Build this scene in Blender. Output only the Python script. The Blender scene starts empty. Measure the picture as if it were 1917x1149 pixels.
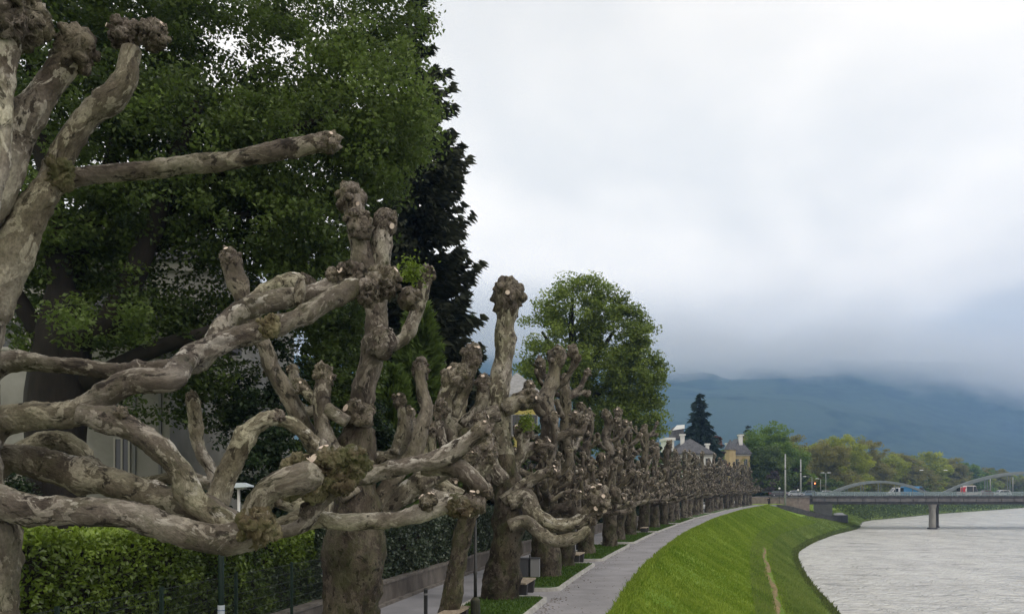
import bpy, bmesh, math, random
import numpy as np
from mathutils import Vector, Matrix

SC = bpy.context.scene
COL = SC.collection
RNG = np.random.default_rng(7)
random.seed(7)
R = math.radians

# ------------------------------------------------------------------ camera
CAMZ, F, CX, HY = 3.7, 1491.0, 958.5, 915.0
cam = bpy.data.cameras.new("camera")
cam.sensor_width = 36.0
cam.lens = 28.0
cam.shift_y = (HY - 574.5) / 1917.0
cam.clip_start = 0.1
cam.clip_end = 20000
camo = bpy.data.objects.new("camera", cam)
camo.location = (0, 0, CAMZ)
camo.rotation_euler = (R(90), 0, 0)
COL.objects.link(camo)
SC.camera = camo

# ------------------------------------------------------------------ world: overcast sky
W = bpy.data.worlds.new("World")
SC.world = W
W.use_nodes = True
nt = W.node_tree
nt.nodes.clear()
def N(t, typ, **k):
    n = t.nodes.new(typ)
    for a, b in k.items():
        setattr(n, a, b)
    return n
SUN_EL, SUN_AZ = R(48), R(118)          # azimuth clockwise from +Y (north)
out = N(nt, 'ShaderNodeOutputWorld')
bg = N(nt, 'ShaderNodeBackground')
bg.inputs[1].default_value = 0.11
sky = N(nt, 'ShaderNodeTexSky', sky_type='NISHITA', sun_disc=False)
sky.sun_elevation = SUN_EL
sky.sun_rotation = SUN_AZ
sky.air_density = 1.0
sky.dust_density = 2.0
geo = N(nt, 'ShaderNodeTexCoord')
sep = N(nt, 'ShaderNodeSeparateXYZ')
nt.links.new(geo.outputs['Generated'], sep.inputs[0])
def M_(t, op, a, b=None, clamp=False):
    n = N(t, 'ShaderNodeMath', operation=op)
    n.use_clamp = clamp
    for i, v in enumerate((a, b)):
        if v is None: continue
        if isinstance(v, (int, float)): n.inputs[i].default_value = v
        else: t.links.new(v, n.inputs[i])
    return n.outputs[0]
zz = M_(nt, 'MAXIMUM', sep.outputs[2], 0.0)
den = M_(nt, 'ADD', zz, 0.22)
u = M_(nt, 'DIVIDE', sep.outputs[0], den)
v = M_(nt, 'DIVIDE', sep.outputs[1], den)
comb = N(nt, 'ShaderNodeCombineXYZ')
nt.links.new(u, comb.inputs[0]); nt.links.new(v, comb.inputs[1])
nz = N(nt, 'ShaderNodeTexNoise')
nz.inputs['Scale'].default_value = 0.8
nz.inputs['Detail'].default_value = 4
nz.inputs['Roughness'].default_value = 0.5
nz.inputs['Distortion'].default_value = 0.4
mp = N(nt, 'ShaderNodeMapping')
mp.inputs['Location'].default_value = (3.1, 1.7, 0.4)
mp.inputs['Scale'].default_value = (1.25, 1.15, 1)
nt.links.new(comb.outputs[0], mp.inputs[0])
nt.links.new(mp.outputs[0], nz.inputs[0])
cr = N(nt, 'ShaderNodeValToRGB')
cr.color_ramp.interpolation = 'EASE'
el = cr.color_ramp.elements
el[0].position = 0.34; el[0].color = (0.77, 0.745, 0.705, 1)
el[1].position = 0.58; el[1].color = (1.06, 0.985, 0.89, 1)
nt.links.new(nz.outputs[0], cr.inputs[0])
# lower clouds are heavier and bluer
hz = N(nt, 'ShaderNodeValToRGB')
hz.color_ramp.interpolation = 'B_SPLINE'
e = hz.color_ramp.elements
e[0].position = 0.0; e[0].color = (0.62, 0.655, 0.72, 1)
e[1].position = 1.0; e[1].color = (.92, .92, .92, 1)
for p_, c_ in ((0.13, (0.66, 0.68, 0.72, 1)), (0.20, (0.79, 0.79, 0.80, 1)), (0.28, (1.0, 1.0, 1, 1)), (0.40, (1.0, 1.0, 1.0, 1)), (0.54, (.82, .82, .82, 1))):
    q = e.new(p_); q.color = c_
hzn = M_(nt, 'MULTIPLY', M_(nt, 'SUBTRACT', nz.outputs[0], 0.5), 0.16)
nt.links.new(M_(nt, 'ADD', sep.outputs[2], hzn), hz.inputs[0])
mul = N(nt, 'ShaderNodeMix', data_type='RGBA', blend_type='MULTIPLY')
mul.inputs[0].default_value = 1
nt.links.new(cr.outputs[0], mul.inputs[6]); nt.links.new(hz.outputs[0], mul.inputs[7])
sc_ = N(nt, 'ShaderNodeVectorMath', operation='SCALE')
sc_.inputs['Scale'].default_value = 11.6
nt.links.new(mul.outputs[2], sc_.inputs[0])
mixs = N(nt, 'ShaderNodeMix', data_type='RGBA')
mixs.inputs[0].default_value = 0.98
nt.links.new(sky.outputs[0], mixs.inputs[6]); nt.links.new(sc_.outputs[0], mixs.inputs[7])
nt.links.new(mixs.outputs[2], bg.inputs[0])
nt.links.new(bg.outputs[0], out.inputs[0])

# ------------------------------------------------------------------ sun (overcast)
sl = bpy.data.lights.new("sun", 'SUN')
sl.energy = 0.8
sl.angle = R(14)
sl.color = (1.0, 0.97, 0.92)
so = bpy.data.objects.new("sun", sl)
d = Vector((math.sin(SUN_AZ) * math.cos(SUN_EL), math.cos(SUN_AZ) * math.cos(SUN_EL), math.sin(SUN_EL)))
so.rotation_euler = (-d).to_track_quat('-Z', 'Y').to_euler()
so.location = (30, -20, 60)
COL.objects.link(so)

SC.view_settings.view_transform = 'Standard'
SC.view_settings.look = 'None'
SC.view_settings.exposure = 0.25
SC.view_settings.gamma = 1.0
SC.cycles.max_bounces = 6
SC.cycles.diffuse_bounces = 3
SC.cycles.glossy_bounces = 2
SC.cycles.transmission_bounces = 3
SC.cycles.volume_bounces = 3
SC.cycles.transparent_max_bounces = 8
SC.cycles.volume_step_rate = 4.0
SC.cycles.volume_max_steps = 96

# ------------------------------------------------------------------ helpers
def P(px, py, Y):
    """point at distance Y seen in the photograph at (px, py)"""
    return np.array([(px - CX) / F * Y, Y, CAMZ + (HY - py) / F * Y])

def link(o, parent=None, label=None, cat=None, group=None, kind=None):
    COL.objects.link(o)
    if parent is not None: o.parent = parent
    if label: o['label'] = label
    if cat: o['category'] = cat
    if group: o['group'] = group
    if kind: o['kind'] = kind
    return o

def thing(name, label, cat, loc=(0, 0, 0), rz=0.0, group=None):
    o = bpy.data.objects.new(name, None)
    o.empty_display_size = 0.3
    o.location = loc; o.rotation_euler = (0, 0, rz)
    return link(o, None, label, cat, group)

def make_mesh(name, V, Fc, mats, midx=None, smooth=True, tone=None, bc=None):
    """V (n,3) array; Fc (m,k) int array or list of lists"""
    me = bpy.data.meshes.new(name)
    V = np.asarray(V, dtype=np.float32)
    if isinstance(Fc, np.ndarray):
        m, k = Fc.shape
        loops = Fc.astype(np.int32).ravel()
        starts = (np.arange(m) * k).astype(np.int32)
        tot = np.full(m, k, dtype=np.int32)
    else:
        m = len(Fc)
        tot = np.array([len(f) for f in Fc], dtype=np.int32)
        loops = np.array([i for f in Fc for i in f], dtype=np.int32)
        starts = np.concatenate([[0], np.cumsum(tot)[:-1]]).astype(np.int32)
    me.vertices.add(len(V)); me.vertices.foreach_set('co', V.ravel())
    me.loops.add(len(loops)); me.loops.foreach_set('vertex_index', loops)
    me.polygons.add(m)
    me.polygons.foreach_set('loop_start', starts)
    me.polygons.foreach_set('loop_total', tot)
    for mt in (mats if isinstance(mats, (list, tuple)) else [mats]):
        me.materials.append(mt)
    if midx is not None:
        me.polygons.foreach_set('material_index', np.asarray(midx, dtype=np.int32))
    me.polygons.foreach_set('use_smooth', np.full(m, bool(smooth)))
    if tone is not None:
        at = me.attributes.new('tone', 'FLOAT', 'POINT')
        at.data.foreach_set('value', np.asarray(tone, dtype=np.float32))
    if bc is not None:
        at = me.attributes.new('bark_co', 'FLOAT_VECTOR', 'POINT')
        at.data.foreach_set('vector', np.asarray(bc, dtype=np.float32).ravel())
    me.update(calc_edges=True)
    me.validate(verbose=False)
    return me

def obj(name, me, parent=None, loc=None, rz=None, **tags):
    o = bpy.data.objects.new(name, me)
    if loc is not None: o.location = loc
    if rz is not None: o.rotation_euler = (0, 0, rz)
    return link(o, parent, **tags)

class MB:
    """collects pieces of ONE mesh"""
    def __init__(s): s.V = []; s.F = []; s.M = []; s.n = 0
    def add(s, V, Fc, m=0):
        V = np.asarray(V, dtype=float)
        s.V.append(V); s.F += [[int(i) + s.n for i in f] for f in Fc]; s.M += [m] * len(Fc); s.n += len(V)
        return s
    def box(s, x0, x1, y0, y1, z0, z1, m=0, rz=0.0, c=None):
        V = np.array([[x, y, z] for z in (z0, z1) for y in (y0, y1) for x in (x0, x1)], float)
        if rz:
            c = np.array([(x0 + x1) / 2, (y0 + y1) / 2]) if c is None else np.array(c)
            q = V[:, :2] - c
            V[:, 0] = c[0] + q[:, 0] * math.cos(rz) - q[:, 1] * math.sin(rz)
            V[:, 1] = c[1] + q[:, 0] * math.sin(rz) + q[:, 1] * math.cos(rz)
        return s.add(V, [[0, 2, 3, 1], [4, 5, 7, 6], [0, 1, 5, 4], [1, 3, 7, 5], [3, 2, 6, 7], [2, 0, 4, 6]], m)
    def prism(s, poly, axis, a0, a1, m=0, inset=0.0):
        """polygon of (p,q) extruded along axis"""
        poly = np.asarray(poly, float); n = len(poly)
        c = poly.mean(0)
        rings = []
        if inset:
            seq = [(a0, 1 - inset), (a0 + (a1 - a0) * .06, 1.0), (a1 - (a1 - a0) * .06, 1.0), (a1, 1 - inset)]
        else: seq = [(a0, 1.0), (a1, 1.0)]
        for a, sc in seq:
            q = c + (poly - c) * sc
            r = np.zeros((n, 3))
            idx = {'x': (1, 2, 0), 'y': (0, 2, 1), 'z': (0, 1, 2)}[axis]
            r[:, idx[0]] = q[:, 0]; r[:, idx[1]] = q[:, 1]; r[:, idx[2]] = a
            rings.append(r)
        V = np.vstack(rings); Fc = [list(range(n))[::-1], [(len(seq) - 1) * n + i for i in range(n)]]
        for k in range(len(seq) - 1):
            for i in range(n):
                j = (i + 1) % n
                Fc.append([k * n + i, k * n + j, (k + 1) * n + j, (k + 1) * n + i])
        return s.add(V, Fc, m)
    def tube(s, pts, rad, sides=8, m=0, mcap=None):
        V, Fc, caps = tube_raw(np.asarray(pts, float), np.atleast_1d(rad) * np.ones(len(pts)), sides)
        s.add(V, Fc, m)
        s.F += [[i + s.n - len(V) for i in c] for c in caps]
        s.M += [m if mcap is None else mcap] * 2
        return s
    def mesh(s, name, mats, smooth=False):
        me = make_mesh(name, np.vstack(s.V), s.F, mats, s.M, smooth)
        bm = bmesh.new(); bm.from_mesh(me)
        bmesh.ops.recalc_face_normals(bm, faces=bm.faces)
        bm.to_mesh(me); bm.free()
        return me
    def build(s, name, mats, parent=None, smooth=False, **k):
        return obj(name, s.mesh(name, mats, smooth), parent, **k)

def tube_raw(pts, rad, sides):
    n = len(pts)
    T = np.gradient(pts, axis=0)
    T /= np.linalg.norm(T, axis=1)[:, None] + 1e-9
    up = np.array([0, 0, 1.0]) if abs(T[0][2]) < .9 else np.array([1.0, 0, 0])
    A = np.cross(T[0], up); A /= np.linalg.norm(A)
    ang = np.arange(sides) * 2 * math.pi / sides
    V = np.zeros((n, sides, 3))
    for i in range(n):
        A = A - T[i] * A.dot(T[i]); A /= np.linalg.norm(A) + 1e-9
        B = np.cross(T[i], A)
        V[i] = pts[i] + rad[i] * (np.cos(ang)[:, None] * A + np.sin(ang)[:, None] * B)
    Fc = []
    for i in range(n - 1):
        for j in range(sides):
            k = (j + 1) % sides
            Fc.append([i * sides + j, i * sides + k, (i + 1) * sides + k, (i + 1) * sides + j])
    caps = [[j for j in range(sides)][::-1], [(n - 1) * sides + j for j in range(sides)]]
    return V.reshape(-1, 3), Fc, caps

def _hash(ix, iy, iz):
    h = (ix.astype(np.int64) * 374761393 + iy.astype(np.int64) * 668265263 + iz.astype(np.int64) * 1440662683) & 0xffffffff
    h = ((h ^ (h >> 13)) * 1274126177) & 0xffffffff
    h = (h ^ (h >> 16)) & 0xffff
    return h / 32767.5 - 1.0
def vnoise(p):
    p = np.asarray(p, float); i = np.floor(p).astype(np.int64); f = p - i; f = f * f * (3 - 2 * f)
    r = 0
    for dx in (0, 1):
        wx = f[:, 0] if dx else 1 - f[:, 0]
        for dy in (0, 1):
            wy = f[:, 1] if dy else 1 - f[:, 1]
            for dz in (0, 1):
                wz = f[:, 2] if dz else 1 - f[:, 2]
                r = r + wx * wy * wz * _hash(i[:, 0] + dx, i[:, 1] + dy, i[:, 2] + dz)
    return r
def fbm(p, o=3, g=0.5):
    a, s, t = 1.0, 0, 0
    p = np.asarray(p, float)
    for k in range(o):
        s = s + a * vnoise(p + 17.3 * k); t += a; a *= g; p = p * 2.03
    return s / t

def catmull(pts, step):
    """pts (n,4) x y z r -> resampled smooth path"""
    pts = np.asarray(pts, float)
    if len(pts) == 2: pts = np.vstack([pts[0], (pts[0] + pts[1]) / 2, pts[1]])
    ext = np.vstack([2 * pts[0] - pts[1], pts, 2 * pts[-1] - pts[-2]])
    res = []
    for i in range(1, len(ext) - 2):
        p0, p1, p2, p3 = ext[i - 1], ext[i], ext[i + 1], ext[i + 2]
        L = np.linalg.norm(p2[:3] - p1[:3]); k = max(2, int(L / step))
        t = (np.arange(k) / k)[:, None]
        res.append(0.5 * ((2 * p1) + (-p0 + p2) * t + (2 * p0 - 5 * p1 + 4 * p2 - p3) * t ** 2 + (-p0 + 3 * p1 - 3 * p2 + p3) * t ** 3))
    res.append(pts[-1:])
    r = np.vstack(res); r[:, 3] = np.maximum(r[:, 3], .01)
    return r

# ------------------------------------------------------------------ materials
def mat(name, base=(.5, .5, .5), rough=.7, spec=.3, metal=0.0):
    m = bpy.data.materials.new(name); m.use_nodes = True
    b = m.node_tree.nodes['Principled BSDF']
    b.inputs['Base Color'].default_value = (*base, 1)
    b.inputs['Roughness'].default_value = rough
    b.inputs['Specular IOR Level'].default_value = spec
    b.inputs['Metallic'].default_value = metal
    return m
def ramp(t, fac, stops, interp='LINEAR'):
    n = N(t, 'ShaderNodeValToRGB'); n.color_ramp.interpolation = interp
    e = n.color_ramp.elements
    e[0].position, e[0].color = stops[0][0], (*stops[0][1], 1)
    e[1].position, e[1].color = stops[-1][0], (*stops[-1][1], 1)
    for p_, c_ in stops[1:-1]:
        q = e.new(p_); q.color = (*c_, 1)
    t.links.new(fac, n.inputs[0]); return n.outputs[0]
def noise(t, vec, scale, detail=4, rough=.5, dist=0.0, sc=(1, 1, 1)):
    if sc != (1, 1, 1):
        mpn = N(t, 'ShaderNodeMapping'); mpn.inputs['Scale'].default_value = sc
        t.links.new(vec, mpn.inputs[0]); vec = mpn.outputs[0]
    n = N(t, 'ShaderNodeTexNoise')
    n.inputs['Scale'].default_value = scale; n.inputs['Detail'].default_value = detail
    n.inputs['Roughness'].default_value = rough; n.inputs['Distortion'].default_value = dist
    t.links.new(vec, n.inputs['Vector']); return n.outputs['Fac']
def mixc(t, fac, a, b, blend='MIX'):
    n = N(t, 'ShaderNodeMix', data_type='RGBA', blend_type=blend)
    for s_, v_ in ((0, fac), (6, a), (7, b)):
        if isinstance(v_, (int, float)): n.inputs[s_].default_value = v_
        elif isinstance(v_, tuple): n.inputs[s_].default_value = (*v_, 1)
        else: t.links.new(v_, n.inputs[s_])
    return n.outputs[2]
def bump(t, b, h, strength=.5, dist=.02):
    n = N(t, 'ShaderNodeBump'); n.inputs['Strength'].default_value = strength; n.inputs['Distance'].default_value = dist
    t.links.new(h, n.inputs['Height']); t.links.new(n.outputs[0], b.inputs['Normal'])
def wpos(t):
    return N(t, 'ShaderNodeNewGeometry').outputs['Position']
def opos(t, jitter=True):
    tc = N(t, 'ShaderNodeTexCoord').outputs['Object']
    if not jitter: return tc
    oi = N(t, 'ShaderNodeObjectInfo')
    a = N(t, 'ShaderNodeVectorMath', operation='MULTIPLY_ADD')
    t.links.new(oi.outputs['Location'], a.inputs[0]); a.inputs[1].default_value = (.37, .29, .41)
    t.links.new(tc, a.inputs[2]); return a.outputs[0]

def simple(name, c1, c2, scale=3.0, rough=.8, bmp=.3, bd=.02, spec=.3, detail=5, metal=0.0, lo=.35, hi=.65, sc=(1, 1, 1)):
    m = mat(name, c1, rough, spec, metal); t = m.node_tree; b = t.nodes['Principled BSDF']
    p = wpos(t)
    f = noise(t, p, scale, detail, .6, 0, sc)
    t.links.new(ramp(t, f, [(lo, c1), (hi, c2)]), b.inputs['Base Color'])
    if bmp: bump(t, b, noise(t, p, scale * 6, 3, .6, 0, sc), bmp, bd)
    return m

def bark_mat(name, dark, mid, pale, patch=.6, moss=0.0, scale=1.0, white=0.5):
    m = mat(name, mid, .85, .2); t = m.node_tree; b = t.nodes['Principled BSDF']
    p = N(t, 'ShaderNodeAttribute', attribute_name='bark_co').outputs['Vector']
    big = noise(t, p, 2.0 * scale, 6, .62, .5)
    col = ramp(t, big, [(.36, dark), (.50, mid), (.64, pale)])
    fl = noise(t, p, 6.5 * scale, 5, .6, .9)
    col = mixc(t, ramp(t, fl, [(.54, (0, 0, 0)), (.57, (patch,) * 3)]), col, tuple(c * 1.28 + .01 for c in pale))
    fl2 = noise(t, p, 9.0 * scale, 6, .66, .6)
    col = mixc(t, ramp(t, fl2, [(.38, (.9,) * 3), (.44, (0, 0, 0))]), col, tuple(c * .4 for c in dark))
    fine = noise(t, p, 42 * scale, 5, .7)
    col = mixc(t, .8, col, ramp(t, fine, [(.3, (.5, .48, .46)), (.7, (1.4, 1.36, 1.33))]), 'MULTIPLY')
    hue = noise(t, p, 1.1 * scale, 3, .5)
    col = mixc(t, ramp(t, hue, [(.42, (0, 0, 0)), (.62, (.45,) * 3)]), col, mixc(t, 1.0, col, (1.0, 1.05, .72), 'MULTIPLY'))
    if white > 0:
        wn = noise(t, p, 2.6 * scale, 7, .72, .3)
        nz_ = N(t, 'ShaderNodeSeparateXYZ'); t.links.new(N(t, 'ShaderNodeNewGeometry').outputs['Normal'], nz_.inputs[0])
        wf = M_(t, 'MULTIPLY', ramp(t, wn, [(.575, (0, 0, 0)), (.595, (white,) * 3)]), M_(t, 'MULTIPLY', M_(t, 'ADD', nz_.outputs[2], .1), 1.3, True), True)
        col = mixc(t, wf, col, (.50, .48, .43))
    if moss > 0:
        mn = noise(t, p, 3.2 * scale, 6, .75)
        col = mixc(t, ramp(t, mn, [(.52 - moss * .1, (0, 0, 0)), (.62, (moss,) * 3)]), col, (.05, .062, .018))
    rnd = N(t, 'ShaderNodeObjectInfo').outputs['Random']
    col = mixc(t, 1.0, col, ramp(t, rnd, [(0.0, (.80, .78, .76)), (1.0, (1.18, 1.18, 1.16))]), 'MULTIPLY')
    t.links.new(col, b.inputs['Base Color'])
    h = M_(t, 'ADD', M_(t, 'MULTIPLY', fine, .6), M_(t, 'ADD', fl, M_(t, 'MULTIPLY', fl2, .8)))
    bump(t, b, h, .9, .03)
    return m

def leaf_mat(name, c_dark, c_light, trans=.3, rough=.55, c_trans=None, spec=.35):
    m = bpy.data.materials.new(name); m.use_nodes = True; t = m.node_tree
    b = t.nodes['Principled BSDF']; o = t.nodes['Material Output']
    at = N(t, 'ShaderNodeAttribute', attribute_name='tone')
    col = ramp(t, at.outputs['Fac'], [(0.0, c_dark), (1.0, c_light)])
    t.links.new(col, b.inputs['Base Color'])
    b.inputs['Roughness'].default_value = rough
    b.inputs['Specular IOR Level'].default_value = spec
    tr = N(t, 'ShaderNodeBsdfTranslucent')
    t.links.new(mixc(t, .6, col, c_trans or tuple(min(1, c * 2.0) for c in c_light)), tr.inputs[0])
    mx = N(t, 'ShaderNodeMixShader'); mx.inputs[0].default_value = trans
    t.links.new(b.outputs[0], mx.inputs[1]); t.links.new(tr.outputs[0], mx.inputs[2])
    t.links.new(mx.outputs[0], o.inputs[0])
    return m

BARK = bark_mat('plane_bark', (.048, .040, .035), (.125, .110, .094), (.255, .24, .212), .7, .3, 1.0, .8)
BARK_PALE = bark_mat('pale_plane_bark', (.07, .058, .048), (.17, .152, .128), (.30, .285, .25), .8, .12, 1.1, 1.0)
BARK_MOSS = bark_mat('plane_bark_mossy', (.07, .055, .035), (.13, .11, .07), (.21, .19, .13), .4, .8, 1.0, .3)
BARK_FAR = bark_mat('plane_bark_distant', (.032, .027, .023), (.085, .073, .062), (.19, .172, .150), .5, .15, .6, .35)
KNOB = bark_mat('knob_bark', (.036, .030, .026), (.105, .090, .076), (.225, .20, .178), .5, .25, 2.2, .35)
CUT = simple('fresh_cut_wood', (.42, .33, .26), (.64, .54, .45), 12, .8, .3, .005)
TRUNK_SHADED = bark_mat('shaded_trunk_bark', (.020, .016, .012), (.050, .041, .032), (.105, .092, .074), .4, .45, .9, .15)  # darker copy of the plane bark, canopy shade put into the colour
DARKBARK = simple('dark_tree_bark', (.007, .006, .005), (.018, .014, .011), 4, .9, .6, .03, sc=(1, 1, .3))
# ================================================================== SETTING
_R = np.array([(-60, -14.5), (0, -1.85), (23.6, 3.11), (33.4, 5.19), (44.1, 8.03), (64.9, 14.0), (100, 25.6), (140, 40.6), (184, 59.4), (201, 67.5), (251, 95), (320, 143), (430, 240), (700, 500), (1500, 1300)])
_S = np.array([(-60, -2), (0, 10.6), (30, 16.8), (49, 21.6), (64, 26.2), (81.4, 30.7), (100, 36.2), (125.5, 44.6), (150, 56.5), (177, 71.5), (201, 87), (251, 111), (320, 170), (430, 277), (700, 545), (1500, 1345)])
def RX(Y): return np.interp(Y, _R[:, 0], _R[:, 1])
def _sm(tab, Y):
    Y = np.asarray(Y, float)
    return sum(np.interp(Y + o, tab[:, 0], tab[:, 1]) for o in (-7, -3.5, 0, 3.5, 7)) / 5
def EX(Y): return _sm(_R, Y)      # right edge of the promenade
def SX(Y): return _sm(_S, Y)      # shoreline
PW = 2.5
WATER = -6.4

def ground_z(X, Y):
    e, s = EX(Y), SX(Y)
    t = (X - e) / (s - e)
    z = np.interp(t, [-1, 0, .03, .54, .60, 1.0, 1.25, 3], [0, 0, -.12, -3.5, -3.7, WATER - .02, WATER - 1.5, WATER - 2.2])
    return z

# ground: one sheet that reaches the foot of the mountain
ys = np.concatenate([np.linspace(-60, 15, 16), np.linspace(16, 90, 149), np.linspace(91, 260, 170), np.geomspace(262, 5000, 60)])
tt = np.concatenate([[-40, -12, -4, -1.5, -.8, -.5, -.2], np.linspace(0, 1.3, 66), [1.6, 2.2, 4, 12]])
V = np.zeros((len(ys), len(tt), 3))
for i, y in enumerate(ys):
    e, s = EX(y), SX(y)
    w = s - e
    k = max(1.0, (y / 200.0))
    tx = np.where(tt < 0, tt * 60 * k, 0)
    X = np.where(tt < 0, e + tt * 12 * (1 + k * 2), e + tt * w)
    X = np.where(tt > 1.3, e + w * 1.3 + (tt - 1.3) * 60, X)
    V[i, :, 0] = X; V[i, :, 1] = y
    z = ground_z(X, y)
    slope = (tt > 0.02) & (tt < 1.02)
    z = z + np.where(slope, .10 * fbm(np.stack([X * .5, np.full_like(X, y) * .5, X * 0], 1), 3), 0)
    # uneven waterline
    z = z + np.where((tt > .85) & (tt < 1.1), .22 * fbm(np.stack([X * .6, np.full_like(X, y) * .35, X * 0 + 5], 1), 3), 0)
    if y > 450: z = np.where(tt > 0, z + (np.clip((y - 450) / 300, 0, 1)) * 6.3, z)
    V[i, :, 2] = z
ny, nx = len(ys), len(tt)
I = np.arange(ny * nx).reshape(ny, nx)
FQ = np.stack([I[:-1, :-1], I[:-1, 1:], I[1:, 1:], I[1:, :-1]], -1).reshape(-1, 4)
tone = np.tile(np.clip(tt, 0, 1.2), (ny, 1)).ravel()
g = mat('grass', (.09, .17, .03), .9, .15); t = g.node_tree; b = t.nodes['Principled BSDF']
p = wpos(t); at = N(t, 'ShaderNodeAttribute', attribute_name='tone').outputs['Fac']
n1 = ramp(t, noise(t, p, .22, 6, .65), [(.36, (0, 0, 0)), (.62, (1, 1, 1))]); n2 = noise(t, p, 2.2, 5, .65); n3 = noise(t, p, 16, 3, .7)
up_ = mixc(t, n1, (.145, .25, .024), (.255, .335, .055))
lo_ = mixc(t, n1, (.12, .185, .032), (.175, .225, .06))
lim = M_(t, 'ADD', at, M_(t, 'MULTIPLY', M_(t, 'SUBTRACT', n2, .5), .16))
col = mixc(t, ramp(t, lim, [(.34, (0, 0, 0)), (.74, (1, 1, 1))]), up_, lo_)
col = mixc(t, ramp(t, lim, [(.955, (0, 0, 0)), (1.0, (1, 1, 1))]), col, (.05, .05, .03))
col = mixc(t, .75, col, ramp(t, n2, [(.3, (.62, .66, .6)), (.7, (1.25, 1.22, 1.2))]), 'MULTIPLY')
col = mixc(t, .8, col, ramp(t, n3, [(.3, (.62, .65, .6)), (.7, (1.3, 1.28, 1.2))]), 'MULTIPLY')
# yellowish drier ground under the far part
t.links.new(col, b.inputs['Base Color'])
bump(t, b, M_(t, 'ADD', n3, n2), .9, .12)
GRASS = g
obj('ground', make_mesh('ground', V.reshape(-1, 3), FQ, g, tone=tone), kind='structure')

# water
w = mat('river_water', (.33, .34, .335), .2, .5); t = w.node_tree; b = t.nodes['Principled BSDF']
p = wpos(t)
b.inputs['IOR'].default_value = 1.33
n1 = noise(t, p, .8, 3, .55, .8, (.8, .8, 1)); n2 = noise(t, p, .16, 3, .5, .6, (1, .5, 1)); n3 = noise(t, p, 3.4, 3, .6, .3)
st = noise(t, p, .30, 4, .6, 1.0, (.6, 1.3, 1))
stk = ramp(t, st, [(.30, (.60, .60, .60)), (.46, (1, 1, 1))])  # dark ripple streaks painted into the water colour
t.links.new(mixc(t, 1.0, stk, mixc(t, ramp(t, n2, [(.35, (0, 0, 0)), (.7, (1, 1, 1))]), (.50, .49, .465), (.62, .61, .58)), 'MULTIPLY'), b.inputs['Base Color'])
rg = M_(t, 'ABSOLUTE', M_(t, 'SUBTRACT', noise(t, p, .5, 3, .55, 1.2, (.8, 1, 1)), .5))
bump(t, b, M_(t, 'ADD', M_(t, 'ADD', n1, M_(t, 'MULTIPLY', n2, 1.2)), M_(t, 'SUBTRACT', M_(t, 'MULTIPLY', n3, .08), M_(t, 'MULTIPLY', rg, 3.0))), .85, .5)
wx = np.concatenate([np.linspace(-80, 40, 5), np.linspace(45, 400, 120), [1200, 3000]])
wy = np.concatenate([[-300, 0], np.linspace(40, 189, 60), np.arange(190, 198, .4), np.linspace(199, 460, 80), [1500]])
XX, YY = np.meshgrid(wx, wy)
ZZ = WATER + .05 * fbm(np.stack([XX.ravel() * .35, YY.ravel() * .35, XX.ravel() * 0], 1), 2).reshape(XX.shape)
rc = 193.4 + 1.2 * fbm(np.stack([XX.ravel() * .05, XX.ravel() * 0, XX.ravel() * 0], 1), 2).reshape(XX.shape)
ZZ += .20 * np.exp(-((YY - rc) / .8) ** 2) * np.clip(.7 + fbm(np.stack([XX.ravel() * .12, XX.ravel() * 0 + 4, XX.ravel() * 0], 1), 2).reshape(XX.shape), 0, 1)
I = np.arange(XX.size).reshape(XX.shape)
FQ = np.stack([I[:-1, :-1], I[:-1, 1:], I[1:, 1:], I[1:, :-1]], -1).reshape(-1, 4)
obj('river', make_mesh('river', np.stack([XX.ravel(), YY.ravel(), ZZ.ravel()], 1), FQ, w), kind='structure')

def strip(name, fa, fb, y0, y1, z, m, step=1.0, jag=0.0, nx=2):
    ys = np.arange(y0, y1 + step, step)
    V = []
    for y in ys:
        a, b_ = fa(y), fb(y)
        if jag:
            b_ += jag * float(fbm(np.array([[y * 1.3, 0, 3.3]]), 3)[0])
        for k in range(nx):
            V.append((a + (b_ - a) * k / (nx - 1), y, z))
    n = len(ys); I = np.arange(n * nx).reshape(n, nx)
    FQ = np.stack([I[:-1, :-1], I[:-1, 1:], I[1:, 1:], I[1:, :-1]], -1).reshape(-1, 4)
    return obj(name, make_mesh(name, V, FQ, m), kind='structure')
ASPH = simple('path_asphalt', (.20, .194, .20), (.29, .28, .29), .55, .85, .35, .004, detail=12)
strip('promenade_path', lambda y: EX(y) - PW, lambda y: EX(y) - .02, -50, 186, .006, ASPH, .5, .22)
ROAD = simple('road_asphalt', (.20, .198, .21), (.26, .256, .27), .8, .85, .25, .004, detail=8)
strip('road', lambda y: EX(y) - 7.6, lambda y: EX(y) - 4.95, -50, 186, .005, ROAD, 1)
DIRT = simple('bare_earth', (.16, .12, .07), (.24, .19, .12), 3, .95, .5, .03)
strip('verge_soil', lambda y: EX(y) - 4.95, lambda y: EX(y) - PW, -50, 186, .004, ASPH, 1)

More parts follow.
